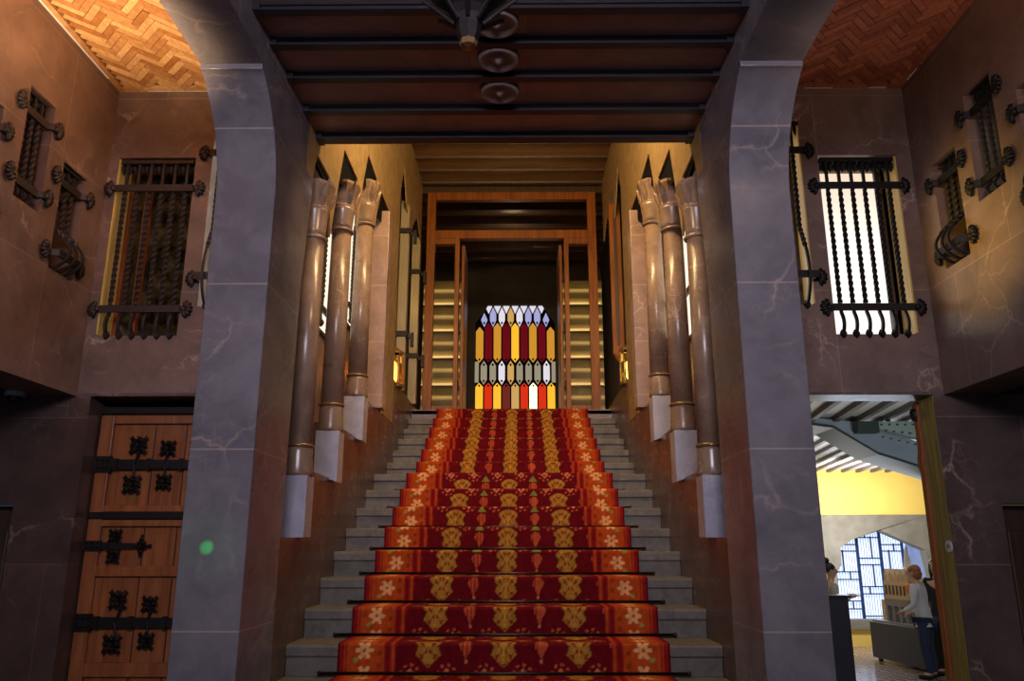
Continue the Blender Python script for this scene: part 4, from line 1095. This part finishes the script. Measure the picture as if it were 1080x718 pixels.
p2 = person((5.58, 11.42, FZ), -PI*.75, 1.47, 'reddish haired person in white top and dark jeans leaning by the palace model', (((-.12,-.03,.64), (-.10,-.14,.56), (-.09,-.18,.54)), ((.12,-.02,.64), (.11,-.13,.58), (.10,-.17,.57))), -.12, 'whitecloth', 'jeans', 'hairred', 'bob')
p3 = person((5.93, 11.66, FZ), -PI*.30, 1.56, 'person in black with long dark hair beside the doorway jamb', (AR, mirror(AR)), 0, 'blackcloth', 'blackcloth', 'hairdark', 'long')
o = empty('phone', (4.70, 11.42, FZ+1.085), .4, 'dark phone in the hand of the woman at the podium', 'phone')
bm = BM(); box(bm, -.06, .06, -.034, .034, -.004, .004); obj('case', bm, M['phone'], o, bevel=.003)
bm = BM(); box(bm, -.055, .055, -.03, .03, .004, .005); obj('screen', bm, M['modeldark'], o)

# ------------------------------------------------------------------ lights
def area(name, loc, target, sx, sy, e, col, spread=180):
    l = bpy.data.lights.new(name, 'AREA'); l.shape = 'RECTANGLE'; l.size = sx; l.size_y = sy; l.energy = e; l.color = col; l.spread = math.radians(spread)
    o = link(bpy.data.objects.new(name, l)); o.location = loc
    o.rotation_euler = (Vector(target)-Vector(loc)).to_track_quat('-Z', 'Y').to_euler(); return o
def point(name, loc, e, col, r=.05):
    l = bpy.data.lights.new(name, 'POINT'); l.energy = e; l.color = col; l.shadow_soft_size = r
    o = link(bpy.data.objects.new(name, l)); o.location = loc; return o
def spot(name, loc, target, e, col, deg, blend=.6, r=.03):
    l = bpy.data.lights.new(name, 'SPOT'); l.energy = e; l.color = col; l.spot_size = math.radians(deg); l.spot_blend = blend; l.shadow_soft_size = r
    o = link(bpy.data.objects.new(name, l)); o.location = loc
    o.rotation_euler = (Vector(target)-Vector(loc)).to_track_quat('-Z', 'Y').to_euler(); return o
# daylight through the two entrance openings, plus an unseen soft light added high in front
for x in (-1.55, 1.55): area('entrance_daylight', (x, -3.1, 1.9), (x*.7, 4, 2.4), 2.0, 3.2, 7, (.60,.70,1.0))
area('fanlight', (0, -1.6, 3.7), (0, 4.2, 3.25), 2.0, .6, 46, (.86,.80,.98), 84)
# warm lamps in the bays, plus an unseen fill on the right
spot('left_bay_uplight', (-2.15, 2.85, 3.1), (-2.15, 3.45, 4.75), 400, (1.0,.68,.40), 80, .7, .1)
spot('right_bay_uplight', (2.15, 2.85, 3.1), (2.15, 3.6, 4.75), 26, (1.0,.66,.46), 85, .7, .1)  # unseen fill added to lift the right brick ceiling
spot('left_bay_lamp', (-1.63, 4.36, 4.2), (-2.75, 4.1, 3.6), 24, (1.0,.60,.30), 150, 1.0, .06)
spot('right_bay_lamp', (1.63, 4.36, 3.1), (2.79, 4.40, 3.40), 62, (1.0,.70,.12), 62, 1.0, .04)
area('right_bay_fill', (1.9, 1.4, 4.4), (2.4, 4.6, 3.2), .5, .5, 4, (1.0,.7,.5))
# stair hall lamps hidden above the lintel
area('stair_lamp', (0, 5.05, 5.6), (0, 8.6, 3.3), 1.6, .3, 95, (1.0,.68,.34))
point('stair_upper_lamp', (0, 5.35, 5.9), 62, (1.0,.70,.28), .15)
point('hall_lamp', (0, 11.2, 6.0), 3, (1.0,.7,.4), .15)
# unseen warm fills added to brighten the columns
for s in (-1, 1): spot('column_lamp', (s*.3, 3.9, 3.9), (s*1.25, 5.0, 3.2), 26, (1.0,.64,.32), 70, 1.0, .05)
# lamps by the golden landing bands
for s in (-1, 1): point('landing_lamp', (s*1.36, 9.2, 4.6), 2, (1.0,.62,.2), .04)
# room beyond
area('annex_daylight', (6.6, 14.6, 2.2), (5.2, 10, 1.0), 1.6, 1.0, 70, (.75,.85,1.0))
area('annex_lamp', (5.4, 13.2, 2.0), (6.6, 15, 2.9), .6, .6, 95, (1.0,.95,.85))
area('annex_ceiling', (4.8, 10.5, 2.2), (4.6, 10.6, 3.0), 2.5, 2.5, 45, (.9,.93,1.0))
# green beam on the left pier
gt = (-1.41, 3.92, 1.60)
area('girder_light', (3.6, 6.6, 1.9), (4.4, 8.6, 2.85), .5, .3, 14, (.9,1.0,.95))  # unseen fill added to brighten the green girder
spot('green_beam', (-.5, .6, 2.3), gt, 700, (.03,1.0,.18), 1.3, 1.0, .002)
spot('green_beam_halo', (-.5, .6, 2.3), gt, 32, (.03,1.0,.25), 6.5, 1.0, .002)

w = bpy.data.worlds.new('world'); SC.world = w; w.use_nodes = True
w.node_tree.nodes['Background'].inputs['Color'].default_value = (.45,.60,1.0,1); w.node_tree.nodes['Background'].inputs['Strength'].default_value = .25

# ------------------------------------------------------------------ camera
cd = bpy.data.cameras.new('camera'); cam = link(bpy.data.objects.new('camera', cd))
cd.sensor_width = 36; cd.lens = 838/1080*36; cd.clip_start = .05
cam.location = (.09, 0, 1.6); cam.rotation_euler = (math.radians(90+14.6), 0, math.radians(.53))
SC.camera = cam
SC.view_settings.view_transform = 'Standard'
SC.view_settings.look = 'None'
SC.view_settings.exposure = 0
